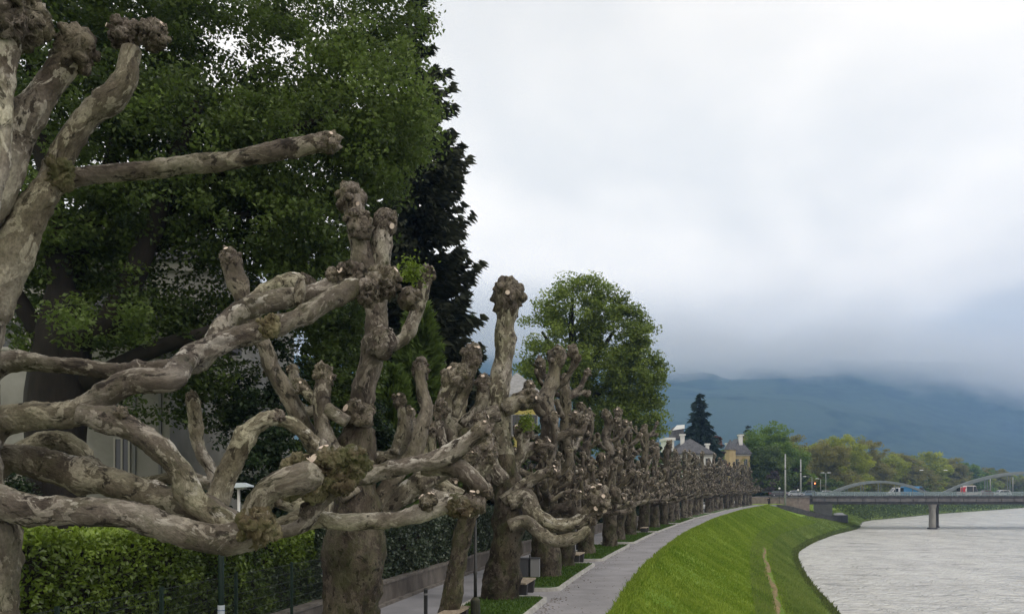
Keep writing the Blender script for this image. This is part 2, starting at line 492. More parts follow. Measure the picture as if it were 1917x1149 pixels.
# worn trail along the berm of the bank
ys_ = np.arange(24, 104, .4); V = []; FQ = []
for i, y in enumerate(ys_):
    e, s = EX(y), SX(y)
    c = e + (s - e) * .565 + .22 * math.sin(y * .35) + .3 * float(fbm(np.array([[y * .22, 5, 1]]), 3)[0]) ; hw = .26 + .22 * float(fbm(np.array([[y * .9, 2, 2]]), 3)[0])
    hw = max(.02, hw) * np.clip((106 - y) / 30, .1, 1)
    for k, f_ in enumerate((-1, -.3, .3, 1)):
        x = c + f_ * hw
        V.append((x, y, float(ground_z(x, y)) + (.10 if abs(f_) < .5 else .02)))
n = len(ys_); I = np.arange(n * 4).reshape(n, 4)
FQ = np.stack([I[:-1, :-1], I[:-1, 1:], I[1:, 1:], I[1:, :-1]], -1).reshape(-1, 4)
obj('trail', make_mesh('trail', V, FQ, simple('trail_earth', (.13, .12, .04), (.25, .17, .085), 2.2, .95, .6, .05)), kind='structure')

# verge beds: raised grass islands edged with pale kerb stones
KERB = simple('kerb_stone', (.30, .29, .27), (.44, .43, .40), 4, .85, .5, .01)
VG = simple('verge_grass', (.03, .062, .012), (.065, .115, .022), 2.5, .9, .8, .05)
segs = [(-20, 8.5), (9.3, 26.9), (28.7, 38.9), (40.6, 52), (53.6, 66), (67.6, 82), (84, 99), (101, 118), (120, 137), (139, 158), (160, 183)]
vb = MB(); vk = MB()
kerbs = []
for (a, c) in segs:
    xl = lambda y: EX(y) - 4.95
    xr = lambda y: EX(y) - PW
    loop = []
    rc = .8
    yy = np.arange(a + rc, c - rc + .01, 1.0)
    for y in yy: loop.append((xr(y), y))
    for k in range(1, 6):
        th = k / 6 * math.pi / 2
        loop.append((xr(c - rc) + (xr(c) - xr(c - rc)) * math.sin(th) - rc * (1 - math.cos(th)), c - rc + rc * math.sin(th)))
    for k in range(5, 0, -1):
        th = k / 6 * math.pi / 2
        loop.append((xl(c - rc) + rc * (1 - math.cos(th)), c - rc + rc * math.sin(th)))
    for y in yy[::-1]: loop.append((xl(y), y))
    for k in range(1, 6):
        th = k / 6 * math.pi / 2
        loop.append((xl(a + rc) + rc * (1 - math.cos(th)), a + rc - rc * math.sin(th)))
    for k in range(5, 0, -1):
        th = k / 6 * math.pi / 2
        loop.append((xr(a + rc) - rc * (1 - math.cos(th)), a + rc - rc * math.sin(th)))
    L = np.array(loop); nL = len(L)
    cen = np.stack([np.full(nL, 0.0), L[:, 1]], 1)
    d0 = np.roll(L, -1, 0) - np.roll(L, 1, 0)
    nr = np.stack([-d0[:, 1], d0[:, 0]], 1); nr /= np.linalg.norm(nr, axis=1)[:, None]
    inner = L + nr * .13
    hk = .13
    Vk = np.vstack([np.c_[L, np.zeros(nL)], np.c_[L + nr * .012, np.full(nL, hk)], np.c_[inner, np.full(nL, hk)], np.c_[inner, np.zeros(nL)]])
    Fk = []
    for k in range(3):
        for i in range(nL):
            j = (i + 1) % nL
            Fk.append([k * nL + i, k * nL + j, (k + 1) * nL + j, (k + 1) * nL + i])
    kerbs.append((Vk, Fk))
    m_ = len(inner); hf = m_ // 2
    # left and right halves of the outline joined by quads
    top_ = np.c_[inner, np.full(nL, .11)]
    ry = len(yy) + 5
    Rr = list(range(0, ry)); Ll = list(range(2 * ry - 1, ry - 1, -1))
    tail = list(range(2 * ry, nL))
    Fv = [[Rr[i], Rr[i + 1], Ll[i + 1], Ll[i]] for i in range(ry - 1)]
    Fv.append([Ll[0]] + tail + [Rr[0]])
    vb.add(top_, Fv)
vm = vb.build('grass_verge', VG, kind='structure')
for Vk, Fk in kerbs: vk.add(Vk, Fk)
vk.build('kerb', KERB, kind='structure')

# grass tufts on the bank, beside the path and on the verges (stuff)
def tufts(n, xy, z, h, wd, mats, name, tone=None):
    base = np.c_[xy, z]
    a = RNG.uniform(0, 2 * math.pi, n); hh = h * RNG.uniform(.5, 1.4, n); ww = wd * RNG.uniform(.6, 1.3, n)
    dx = np.stack([np.cos(a), np.sin(a), 0 * a], 1) * ww[:, None]
    tip = base + np.stack([RNG.normal(0, .35, n) * hh, RNG.normal(0, .35, n) * hh, hh], 1)
    V = np.stack([base - dx, base + dx, tip], 1).reshape(-1, 3)
    Fc = np.arange(n * 3).reshape(n, 3)
    return make_mesh(name, V, Fc, mats, smooth=False, tone=np.repeat(RNG.uniform(0, 1, n) if tone is None else tone, 3))
GL = leaf_mat('grass_blade', (.12, .195, .018), (.31, .385, .065), .35, .8, (.18, .32, .02), .08)
n = 130000
yy = 22 + (RNG.random(n) ** 1.7) * 162
e, s = EX(yy), SX(yy)
tq = RNG.random(n) ** 1.1 * .66
xx = e - .1 + tq * (s - e)
keep = ~((np.abs(tq - .575) * (s - e) < .30) & (yy < 100)); xx, yy = xx[keep], yy[keep]; n = len(xx)
obj('bank_grass', tufts(n, np.c_[xx, yy], ground_z(xx, yy) - .02, .09 + .0008 * yy, .03 + .0006 * yy, GL, 'bank_grass', np.clip(.45 + .7 * fbm(np.c_[xx * .4, yy * .35, xx * 0], 4) + RNG.normal(0, .2, n), 0, 1)), kind='stuff')
n = 30000
yy = 22 + (RNG.random(n) ** 1.5) * 165
xx = EX(yy) + RNG.normal(.03, .09, n) + .1 * fbm(np.c_[yy * 1.3, yy * 0, yy * 0 + 3.3], 3)
hgt = .17
obj('path_edge_grass', tufts(n, np.c_[xx, yy], np.full(n, -.02), hgt, .04, GL, 'path_edge_grass'), kind='stuff')
GL2 = leaf_mat('bank_grass_olive', (.085, .14, .025), (.19, .24, .06), .3, .8, None, .08)
n = 90000
yy = 36 + (RNG.random(n) ** 1.3) * 220
e, s = EX(yy), SX(yy)
xx = e + (s - e) * (1 - RNG.random(n) ** 1.2 * .56) * .985
keep = ~((np.abs((xx - e) / (s - e) - .575) * (s - e) < .30) & (yy < 100)); xx, yy = xx[keep], yy[keep]; n = len(xx)
obj('lower_bank_grass', tufts(n, np.c_[xx, yy], ground_z(xx, yy) - .02, .22, .06, GL2, 'lower_bank_grass', np.clip(.45 + .9 * fbm(np.c_[xx * .35, yy * .2, xx * 0 + 8], 4) + RNG.normal(0, .2, n), 0, 1)), kind='stuff')
GL3 = leaf_mat('verge_blade', (.028, .062, .012), (.085, .14, .028), .3, .8, None, .08)
n = 30000
yy = 12 + RNG.random(n) ** 1.4 * 90
ok = np.zeros(n, bool)
for a, c in segs: ok |= (yy > a + .6) & (yy < c - .6)
xx = EX(yy) - 4.8 + RNG.random(n) * 2.15
yy, xx = yy[ok], xx[ok]
obj('verge_tufts', tufts(len(yy), np.c_[xx, yy], np.full(len(yy), .10), .09, .03, GL3, 'verge_tufts'), kind='stuff')

# ------------------------------------------------------------------ mountain
mx = np.linspace(-2600, 4600, 241); my = np.concatenate([np.linspace(1500, 4300, 110)])
XX, YY = np.meshgrid(mx, my)
ridge = np.interp(XX, [-2600, -500, 500, 800, 1150, 1500, 1900, 2250, 2700, 4600], [640, 640, 650, 660, 640, 600, 545, 490, 440, 420])
foot = np.interp(XX, [-2600, 0, 900, 1400, 2000, 4600], [0.34, .36, .36, .20, .10, .10])
q = np.clip((YY - 1750) / (3600 - 1750), 0, 1)
prof = foot * np.clip((YY - 1700) / 700, 0, 1) ** 1.2 + (1 - foot) * np.clip((YY - 2300) / 1300, 0, 1) ** 1.35
pts = np.stack([XX.ravel() / 700, YY.ravel() / 700, XX.ravel() * 0], 1)
nn = fbm(pts, 5, .55).reshape(XX.shape); n_r = (1 - 2 * np.abs(fbm(pts * .8 + 9, 4, .5))).reshape(XX.shape)
ZZ = ridge * prof * (1 + .22 * nn + .10 * n_r) + prof * 25 * nn
ZZ = np.where(ZZ > 560, 560 + (ZZ - 560) * .45, ZZ) - 2
back = np.clip((YY - 3700) / 600, 0, 1); ZZ = ZZ * (1 - .35 * back)
I = np.arange(XX.size).reshape(XX.shape)
FQ = np.stack([I[:-1, :-1], I[:-1, 1:], I[1:, 1:], I[1:, :-1]], -1).reshape(-1, 4)
mm = mat('mountain_forest', (.03, .05, .03), .95, .05); t = mm.node_tree; b = t.nodes['Principled BSDF']
p = wpos(t)
n1 = noise(t, p, .0022, 5, .55, .7, (1, .8, 2.2)); n2 = noise(t, p, .016, 8, .8)
xyz = N(t, 'ShaderNodeSeparateXYZ'); t.links.new(p, xyz.inputs[0])
left = ramp(t, M_(t, 'DIVIDE', xyz.outputs[0], 2400), [(.3, (1, 1, 1)), (.78, (.0, .0, .0))])
mead = M_(t, 'MULTIPLY', ramp(t, n1, [(.47, (0, 0, 0)), (.52, (1, 1, 1))]), left)
zf = ramp(t, M_(t, 'DIVIDE', xyz.outputs[2], 800), [(.05, (.35, .35, .35)), (.3, (1, 1, 1)), (.62, (1, 1, 1)), (.72, (0, 0, 0))])
mead = M_(t, 'MULTIPLY', mead, zf)
forest = mixc(t, ramp(t, n2, [(.42, (0, 0, 0)), (.60, (1, 1, 1))]), (.002, .006, .008), (.034, .055, .036))
t.links.new(mixc(t, M_(t, 'MULTIPLY', mead, .8), forest, (.055, .075, .05)), b.inputs['Base Color'])
bump(t, b, n2, 1.0, 12.0)
obj('mountain', make_mesh('mountain', np.stack([XX.ravel(), YY.ravel(), ZZ.ravel()], 1), FQ, mm), kind='structure')

# ------------------------------------------------------------------ air
def volbox(name, x0, x1, y0, y1, z0, z1, m):
    mb = MB(); mb.box(x0, x1, y0, y1, z0, z1)
    return mb.build(name, m, kind='stuff')
def volmat(name, dens, col, aniso=.2):
    m = bpy.data.materials.new(name); m.use_nodes = True; t = m.node_tree; t.nodes.clear()
    o = N(t, 'ShaderNodeOutputMaterial'); pv = N(t, 'ShaderNodeVolumePrincipled')
    pv.inputs['Color'].default_value = (*col, 1); pv.inputs['Density'].default_value = dens
    pv.inputs['Anisotropy'].default_value = aniso
    t.links.new(pv.outputs[0], o.inputs['Volume']); return m, t, pv
hm, _, _ = volmat('haze_air', .00021, (.36, .59, .98), .1)
volbox('haze', -2700, 4700, -70, 4400, -12, 845, hm)

n = 9000
yy = 45 + RNG.random(n) ** 1.2 * 170
e, s = EX(yy), SX(yy)
xx = e + (s - e) * RNG.uniform(.93, 1.02, n)
obj('waterline_weeds', tufts(n, np.c_[xx, yy], np.maximum(ground_z(xx, yy) - .1, WATER - .05), .38, .10, leaf_mat('waterline_weed', (.035, .045, .018), (.12, .15, .04), .25, .8, None, .1), 'waterline_weeds'), kind='stuff')

n = 1100
yy = 22 + RNG.random(n) ** 1.6 * 90
sd = RNG.random(n) < .65
xx = np.where(sd, EX(yy) - PW + np.abs(RNG.normal(0, .28, n)), EX(yy) - RNG.random(n) * PW)
a_ = RNG.uniform(0, 6.28, n); s_ = RNG.uniform(.02, .05, n)
c_ = np.c_[xx, yy, np.full(n, .018)]
d1 = np.c_[np.cos(a_), np.sin(a_), RNG.normal(0, .2, n)] * s_[:, None]; d2 = np.c_[-np.sin(a_), np.cos(a_), RNG.normal(0, .2, n)] * s_[:, None] * .6
obj('fallen_leaves', make_mesh('fallen_leaves', np.stack([c_ - d1, c_ + d2, c_ + d1, c_ - d2], 1).reshape(-1, 3), np.arange(n * 4).reshape(-1, 4), mat('dry_leaf_litter', (.10, .07, .04), .9), smooth=False), kind='stuff')
cm, t, pv = volmat('cloud_vapour', 0, (1.0, .985, .97), .35)
p = wpos(t); xyz = N(t, 'ShaderNodeSeparateXYZ'); t.links.new(p, xyz.inputs[0])
cn = noise(t, p, .0026, 4, .6, .4, (1, 1, 1.3))
base = M_(t, 'DIVIDE', M_(t, 'SUBTRACT', M_(t, 'ADD', xyz.outputs[2], M_(t, 'MULTIPLY', xyz.outputs[0], .079)), 462), 1000)
hgt = M_(t, 'ADD', base, M_(t, 'MULTIPLY', M_(t, 'SUBTRACT', cn, .5), .55))
low = M_(t, 'MULTIPLY', hgt, 6.0, True)
top = M_(t, 'MULTIPLY', M_(t, 'SUBTRACT', .42, hgt), 4.0, True)
dn = M_(t, 'MULTIPLY', M_(t, 'MULTIPLY', low, M_(t, 'MULTIPLY', top, top)), .0075)
t.links.new(dn, pv.inputs['Density'])
volbox('low_cloud', -2650, 4650, 2900, 3500, 300, 1100, cm)
# ================================================================== POLLARDED PLANE TREES
def limb_mesh(name, pts, mats, sides=16, step=.06, amp=.10, seed=0, knots=3, mossy=False, flare=0):
    """one gnarled limb: pts = list of (x, y, z, r)"""
    rs = np.random.default_rng(seed)
    path = catmull(pts, step)
    n = len(path); s = np.concatenate([[0], np.cumsum(np.linalg.norm(np.diff(path[:, :3], axis=0), axis=1))])
    r = path[:, 3].copy()
    rm = r.mean()
    r *= 1 + .09 * vnoise(np.c_[s / (rm * 3.0), s * 0 + seed * 1.7, s * 0]) + .04 * vnoise(np.c_[s / (rm * .9), s * 0 + seed * 3.1, s * 0])
    for _ in range(knots):
        c = rs.uniform(.05, .95) * s[-1]; r *= 1 + rs.uniform(.06, .20) * min(1, (4 / max(knots, 1)) ** .7) * np.exp(-((s - c) / (rm * rs.uniform(.5, 1.1))) ** 2)
    wob = rm * .22
    path[:, 0] += wob * vnoise(np.c_[s / (rm * 5), s * 0 + seed, s * 0 + 1]); path[:, 1] += wob * vnoise(np.c_[s / (rm * 5), s * 0 + seed, s * 0 + 9])
    path[:, 2] += wob * vnoise(np.c_[s / (rm * 5), s * 0 + seed, s * 0 + 5])
    # rounded end
    r[-1] *= .55
    V, Fc, caps = tube_raw(path[:, :3], r, sides)
    cen = np.repeat(path[:, :3], sides, 0); nr = V - cen; rr = np.linalg.norm(nr, axis=1)[:, None]; nr = nr / (rr + 1e-9)
    p = V / max(rm, .05)
    d = amp * rm * (fbm(p * .9 + seed, 3, .55) + .55 * np.maximum(0, fbm(p * .55 + 31 + seed, 2)) )
    d += .07 * rm * fbm(p * 4.5 + seed, 2) + .16 * rm * np.maximum(0, vnoise(p * 1.7 + seed * 2.0) - .3)
    if sides > 16: d -= .10 * rm * np.maximum(0, 1 - 6 * np.abs(vnoise(p * 2.6 + seed * 3.0))) * (vnoise(p * .8 + 3) > 0); d += .03 * rm * vnoise(p * 11)
    # burls and old pruning scars
    for _ in range(knots * 3):
        k = rs.integers(0, len(V)); c = V[k]; w_ = rm * rs.uniform(.22, .55); a = rm * rs.uniform(.10, .36)
        q = np.linalg.norm(V - c, axis=1) / w_
        d += a * np.exp(-q ** 2) - .55 * a * np.exp(-(q * 2.2) ** 2)
    V = V + nr * d[:, None]
    fl = [list(f) for f in Fc] + caps
    ang = np.tile(np.arange(sides) * 2 * math.pi / sides, n)
    bc = np.c_[np.cos(ang) * rm, np.sin(ang) * rm, np.repeat(s, sides) * .62] + np.array([seed * 1.37 % 50, seed * 2.11 % 50, seed * .77 % 50])
    return make_mesh(name, V, fl, mats, smooth=True, bc=bc)

_ico = {}
def ico(sub):
    if sub not in _ico:
        bm = bmesh.new(); bmesh.ops.create_icosphere(bm, subdivisions=sub, radius=1)
        _ico[sub] = (np.array([v.co[:] for v in bm.verts]), np.array([[v.index for v in f.verts] for f in bm.faces])); bm.free()
    return _ico[sub]

def knob_mesh(name, c, r, axis=(0, 0, 1), seed=0, sub=3, stubs=4, lumps=8, mats=None, elong=1.15, big=False):
    """fist-like pruning head with cut stubs; centre c"""
    rs = np.random.default_rng(seed + 100)
    mb = MB(); c = np.asarray(c, float)
    ax = np.asarray(axis, float); ax = ax / np.linalg.norm(ax)
    def ball(cc, rad, sb, el=1.0, sd=0):
        V0, F0 = ico(sb)
        al = (V0 @ ax)[:, None] * ax
        V_ = (V0 - al) + al * el
        dn_ = .98 + .42 * fbm(V0 * 1.8 + sd, 3, .65) + .24 * (1 - 2.4 * np.abs(vnoise(V0 * 3.3 + sd + 5))) * (1 if sb > 1 else .4)
        if sb > 2: dn_ += .16 * (1 - 2.5 * np.abs(vnoise(V0 * 7.0 + sd)))
        return cc + V_ * dn_[:, None] * rad, F0
    r = r * .92
    V_, F_ = ball(c, r * .80, sub, elong, seed * 1.3); mb.add(V_, F_)
    for k in range(int(lumps * 1.6)):
        q = rs.normal(size=3); q /= np.linalg.norm(q)
        if q @ ax < -.5: q = q - 2 * ax * (q @ ax)
        V_, F_ = ball(c + q * r * rs.uniform(.62, 1.05), r * rs.uniform(.16, .38), max(1, sub - 1), 1, seed + k * 7.7); mb.add(V_, F_)
    for k in range(stubs):
        q = rs.normal(size=3) + ax * .9 + np.array([0, 0, .5]); q /= np.linalg.norm(q)
        L0, L1 = r * .6, r * rs.uniform(1.0, 1.28); rr = min(.075, r * rs.uniform(.12, .26))
        pts = [c + q * L0, c + q * (L0 + L1) / 2, c + q * L1]
        V_, F_, caps = tube_raw(np.array(pts), [rr * 1.5, rr * 1.1, rr], 8 if sub < 3 else 12)
        n0 = mb.n
        mb.add(V_, F_); mb.F.append([i + n0 for i in caps[1]]); mb.M.append(1)
    me = make_mesh(name, np.vstack(mb.V), mb.F, mats or [KNOB, CUT], mb.M, True, bc=np.vstack(mb.V))
    # flat cut faces
    mi = np.array(mb.M); me.polygons.foreach_set('use_smooth', (mi == 0)); return me

_seed = [0]
def nseed():
    _seed[0] += 1; return _seed[0]

def add_branch(root, base, pts, knob=None, sides=16, step=.06, name='branch', m=None, amp=.10, knots=3, ksub=3, parent=None, stubs=4, kel=1.15):
    """pts absolute (x,y,z,r); base = tree foot; knob = radius of the pruning head at the end"""
    b0 = np.array([*base, 0.0])
    q = [np.array(p_, float) - b0 for p_ in pts]
    br = obj(name, limb_mesh(name, q, m or BARK, sides, step, amp, nseed(), knots), parent or root)
    if knob:
        ax = q[-1][:3] - q[-2][:3]
        kn = obj('pruning_knob', knob_mesh('pruning_knob', q[-1][:3] - ax / np.linalg.norm(ax) * knob * .35, knob * .95, ax, nseed(), ksub, stubs, 9, None, kel * 1.25), br)
    return br

def trace(pxs, Y, wscale=.71):
    """px list of (px,py,width_px[,Y]) -> points with radius in metres"""
    o = []
    for q in pxs:
        y = q[3] if len(q) > 3 else Y
        p_ = P(q[0], q[1], y); o.append((*p_, q[2] / 2 / F * y * wscale))
    return o

PG = 'pollarded plane trees along the promenade'
# ---- tree A: nearest, trunk at the left edge
YA = 7.2; AX, AY = P(-45, 0, YA)[0], YA
A = thing('plane_tree', 'nearest pollarded plane tree, cut by the photo\'s left edge, long mossy limbs reaching across', 'tree', (AX, AY, 0), 0, PG)
Ab = (AX, AY, 0)
def a(pxs, knob=None, Y=YA, **k):
    return add_branch(A, Ab, trace(pxs, Y), knob, sides=k.pop('sides', 32), step=.03, **k)
tr = [(AX - .12, AY, -.15, .55), (AX - .08, AY, .25, .40), (AX, AY, 1.2, .33), (AX + .02, AY, 2.4, .34), (AX, AY, 3.2, .34), (AX - .02, AY, 4.0, .27), (AX + .08, AY, 5.4, .19), (AX + .12, AY, 6.6, .16)]
add_branch(A, Ab, tr, None, 26, .05, 'trunk', BARK, .12, 7)
# upper stems
a([(-60, 640, 120), (-20, 560, 105), (18, 480, 92), (55, 400, 82), (98, 335, 66), (125, 280, 60), (170, 222, 62), (212, 190, 68), (238, 160, 62), (246, 120, 50), (252, 92, 54)], None, m=BARK_PALE)
K = obj('pruning_knob', knob_mesh('pruning_knob', P(288, 66, YA) - np.array(Ab), .14, (.3, 0, 1), 11, 4, 4, 9), A)
obj('pruning_knob', knob_mesh('pruning_knob', P(232, 66, YA) - np.array(Ab), .145, (-.2, 0, 1), 12, 4, 3, 9), A)
a([(-30, 420, 60), (8, 350, 62), (30, 262, 66), (62, 205, 76), (100, 150, 72), (130, 105, 62), (146, 82, 60)], .20, Y=7.0, stubs=2, knots=5, m=BARK_PALE)
a([(-20, 430, 36), (-2, 330, 36), (6, 230, 36), (14, 140, 40), (25, 75, 56)], None, Y=6.7, m=BARK_PALE)
obj('pruning_knob', knob_mesh('pruning_knob', P(30, 36, 6.7) - np.array(Ab), .27, (.2, 0, 1), 21, 4, 3, 12), A)
obj('pruning_knob', knob_mesh('pruning_knob', P(112, 330, 7.2) - np.array(Ab), .15, (.2, 0, 1), 23, 4, 0, 6, [BARK_MOSS, CUT]), A)
# level limb under the sky edge
a([(100, 332, 60), (140, 332, 48), (200, 326, 46), (300, 318, 45), (400, 304, 46), (480, 290, 45), (545, 280, 48), (590, 272, 50), (618, 266, 46)], .115, Y=7.3, stubs=2, kel=1.3)
# A1 horizontal limb rising to the knob cluster
a([(-60, 720, 90), (10, 680, 58), (110, 686, 42), (220, 692, 42), (320, 690, 44), (385, 668, 46, 8.6), (415, 618, 52, 9), (455, 585, 54, 9.2), (520, 562, 52, 9.4), (590, 545, 50, 9.6), (650, 522, 50, 9.8)], None, Y=7.9)
# A2 big arm
a([(-80, 850, 120), (-10, 800, 84), (60, 782, 70), (140, 772, 68), (205, 735, 66), (250, 712, 62), (318, 706, 62), (352, 678, 58, 8.0), (420, 640, 54, 8.3), (500, 614, 50, 8.6), (570, 590, 48, 8.9), (625, 560, 48, 9.2), (670, 532, 46, 9.5)], None, Y=7.4, knots=6)
obj('pruning_knob', knob_mesh('pruning_knob', P(502, 612, 8.5) - np.array(Ab), .135, (.3, -1, .2), 31, 4, 0, 6, [BARK_MOSS, CUT]), A)
for (kx, ky, kr, ky_) in ((655, 522, .20, 9.7), (715, 530, .22, 9.7), (765, 560, .15, 9.8), (622, 515, .10, 9.6), (690, 548, .17, 9.5), (735, 515, .11, 9.7)):
    obj('pruning_knob', knob_mesh('pruning_knob', P(kx, ky, ky_) - np.array(Ab), kr, (.1, 0, 1), nseed(), 4 if kr > .16 else 3, 2, 8), A)
a([(560, 570, 24), (562, 540, 26), (563, 524, 20)], .05, Y=9.3, stubs=1, knots=1)
# A2b descending arm that grows into the lowest limb
a([(150, 778, 56), (205, 788, 58), (255, 806, 58), (300, 846, 60), (335, 890, 62), (352, 930, 60), (385, 960, 56), (432, 984, 54), (470, 1000, 50)], None, Y=7.1, knots=5)
obj('pruning_knob', knob_mesh('pruning_knob', P(228, 772, 7.0) - np.array(Ab), .06, (0, -.6, 1), 35, 3, 2, 5), A)
# A3 thick sagging limb and its arch behind
a([(-60, 900, 110), (10, 862, 70), (55, 868, 84), (130, 888, 80), (220, 912, 74), (300, 932, 72), (380, 950, 74), (450, 985, 60)], None, Y=7.7, knots=5)
a([(20, 860, 40), (60, 832, 42), (105, 824, 44), (145, 840, 44), (168, 872, 42), (200, 900, 38)], None, Y=8.1)
# A4 lowest limb
a([(-90, 900, 120), (-20, 930, 86), (60, 952, 74), (150, 962, 76), (240, 968, 78), (310, 990, 80), (380, 1008, 78), (440, 1008, 76), (480, 995, 74), (478, 955, 70), (500, 918, 72), (545, 900, 74), (590, 892, 74, 7.4)], None, Y=7.0, knots=7, m=BARK)
obj('pruning_knob', knob_mesh('pruning_knob', P(482, 985, 6.95) - np.array(Ab), .20, (0, 0, 1), 41, 4, 0, 6, [BARK_MOSS, CUT]), A)
for (kx, ky, kr) in ((560, 885, .19), (620, 880, .21), (660, 868, .17), (590, 905, .18), (545, 905, .15), (640, 895, .17)):
    obj('pruning_knob', knob_mesh('pruning_knob', P(kx, ky, 7.4) - np.array(Ab), kr, (.3, -.3, 1), nseed(), 4, 2, 10, [BARK_MOSS, CUT]), A)
a([(600, 850, 30), (608, 835, 24), (603, 822, 22)], None, Y=7.5, knots=1)
# continuing arms to the right
a([(600, 905, 50), (690, 890, 44), (780, 870, 46), (840, 848, 48), (880, 822, 42), (905, 802, 40)], .13, Y=8.4, knots=4)
a([(790, 872, 44), (835, 872, 48), (865, 880, 46), (890, 902, 44), (910, 922, 40)], .10, Y=8.5, knots=3, stubs=2)
a([(470, 1000, 60), (520, 985, 46), (570, 968, 44), (640, 976, 42), (720, 976, 42), (790, 958, 42), (850, 944, 46), (890, 946, 50)], .14, Y=7.8, knots=6, m=BARK)
obj('pruning_knob', knob_mesh('pruning_knob', P(862, 950, 7.75) - np.array(Ab), .13, (1, 0, .2), 57, 4, 2, 8, [BARK_MOSS, CUT]), A)
a([(500, 1000, 36), (560, 985, 34), (590, 955, 30), (620, 930, 24), (660, 905, 20)], .05, Y=7.6, knots=3)
obj('pruning_knob', knob_mesh('pruning_knob', P(575, 955, 7.5) - np.array(Ab), .085, (0, 0, 1), 58, 3, 3, 6), A)
obj('pruning_knob', knob_mesh('pruning_knob', P(800, 940, 7.7) - np.array(Ab), .10, (0, 0, 1), 59, 3, 4, 8), A)
# uprights rising from the sagging limb
a([(400, 975, 50), (408, 930, 54), (425, 885, 56), (448, 838, 56), (470, 805, 48), (500, 786, 40), (523, 778, 36)], .085, Y=8.2, knots=4, m=BARK_PALE)
a([(500, 785, 30), (545, 792, 34), (575, 815, 32), (600, 838, 30), (640, 860, 24)], None, Y=8.4, knots=2, m=BARK_PALE)
a([(405, 930, 34), (395, 885, 30), (378, 850, 30), (368, 800, 32), (362, 760, 36), (360, 742, 34)], .09, Y=8.6, knots=2, stubs=1, m=BARK_PALE)
a([(250, 905, 30), (330, 895, 30), (400, 905, 34)], None, Y=8.9, knots=4)
a([(395, 905, 20), (370, 900, 16), (345, 888, 12)], None, Y=8.5, knots=1, sides=10)

# ---- tree B
YB = 14.3; BX = P(650, 0, YB)[0]; Bb = (BX, YB, 0)
B = thing('plane_tree', 'pollarded plane tree with the broadest dark trunk and tall triple-knobbed stem before the dark spruce', 'tree', (BX, YB, 0), 0, PG)
add_branch(B, Bb, [(BX, YB, -.2, .66), (BX, YB, .35, .50), (BX - .02, YB, 1.0, .44), (BX, YB, 1.9, .45), (BX + .05, YB, 2.6, .50), (BX + .1, YB, 3.2, .44), (BX + .1, YB, 3.9, .31), (BX + .18, YB, 4.8, .25)], None, 28, .07, 'trunk', TRUNK_SHADED, .13, 10)
def b_(pxs, knob=None, Y=YB, **k):
    k.setdefault('m', BARK_FAR if len(pxs) > 5 else BARK)
    return add_branch(B, Bb, trace(pxs, Y), knob, sides=k.pop('sides', 20), step=.05, **k)
b_([(660, 920, 72), (662, 860, 66), (665, 800, 64), (685, 720, 58), (700, 660, 62), (706, 600, 54), (702, 550, 52), (690, 500, 56), (672, 450, 56), (662, 400, 52), (656, 365, 50)], .30, knots=10)
b_([(700, 560, 50), (712, 500, 48), (716, 450, 50), (722, 410, 44)], .24, knots=4)
obj('pruning_knob', knob_mesh('pruning_knob', P(672, 425, YB - .3) - np.array(Bb), .27, (0, 0, 1), 71, 3, 4, 9), B)
obj('pruning_knob', knob_mesh('pruning_knob', P(715, 640, YB - .3) - np.array(Bb), .30, (0, 0, 1), 72, 3, 0, 9, [BARK, CUT]), B)
obj('pruning_knob', knob_mesh('pruning_knob', P(672, 775, YB - .2) - np.array(Bb), .31, (0, 0, 1), 73, 3, 2, 9), B)
b_([(705, 650, 40), (750, 635, 34), (775, 595, 34), (790, 550, 34), (800, 510, 34)], .18, knots=6)
b_([(660, 930, 60), (600, 850, 46), (555, 770, 44), (515, 700, 40), (500, 650, 40), (480, 610, 44), (462, 570, 48), (444, 520, 50), (430, 480, 48)], .22, Y=14.0, knots=8)
b_([(465, 575, 40), (500, 540, 44), (540, 530, 46), (575, 530, 40)], .19, Y=14.0, knots=4, stubs=4)
b_([(640, 860, 44), (606, 815, 42), (600, 760, 40), (604, 720, 38), (606, 695, 36)], .21, Y=13.8, knots=6)
b_([(650, 790, 36), (620, 770, 34), (590, 745, 30), (560, 720, 28)], .15, Y=13.8, knots=3)
b_([(600, 760, 30), (570, 770, 34), (530, 730, 34), (505, 690, 30)], .14, Y=14.3, knots=3)
b_([(690, 960, 50), (740, 890, 44), (775, 850, 40), (790, 800, 34), (800, 760, 30), (790, 720, 26), (786, 680, 26)], .16, Y=14.6, knots=6)
b_([(690, 980, 56), (760, 920, 50), (830, 880, 44), (880, 850, 40)], .22, Y=15.2, knots=4)
b_([(620, 960, 60), (560, 950, 46), (500, 930, 40)], .22, Y=13.2, knots=4)

for px_, y0_, y1_, r_ in ((748, 850, 745, .15), (548, 760, 690, .13)):
    b_([(px_ - 8, y0_, 30), (px_ + 4, (y0_ + y1_) / 2, 26), (px_, y1_, 24)], r_, Y=14.8, knots=3)
b_([(700, 860, 40), (735, 850, 34), (760, 815, 30), (765, 770, 28)], .15, Y=14.9, knots=4)
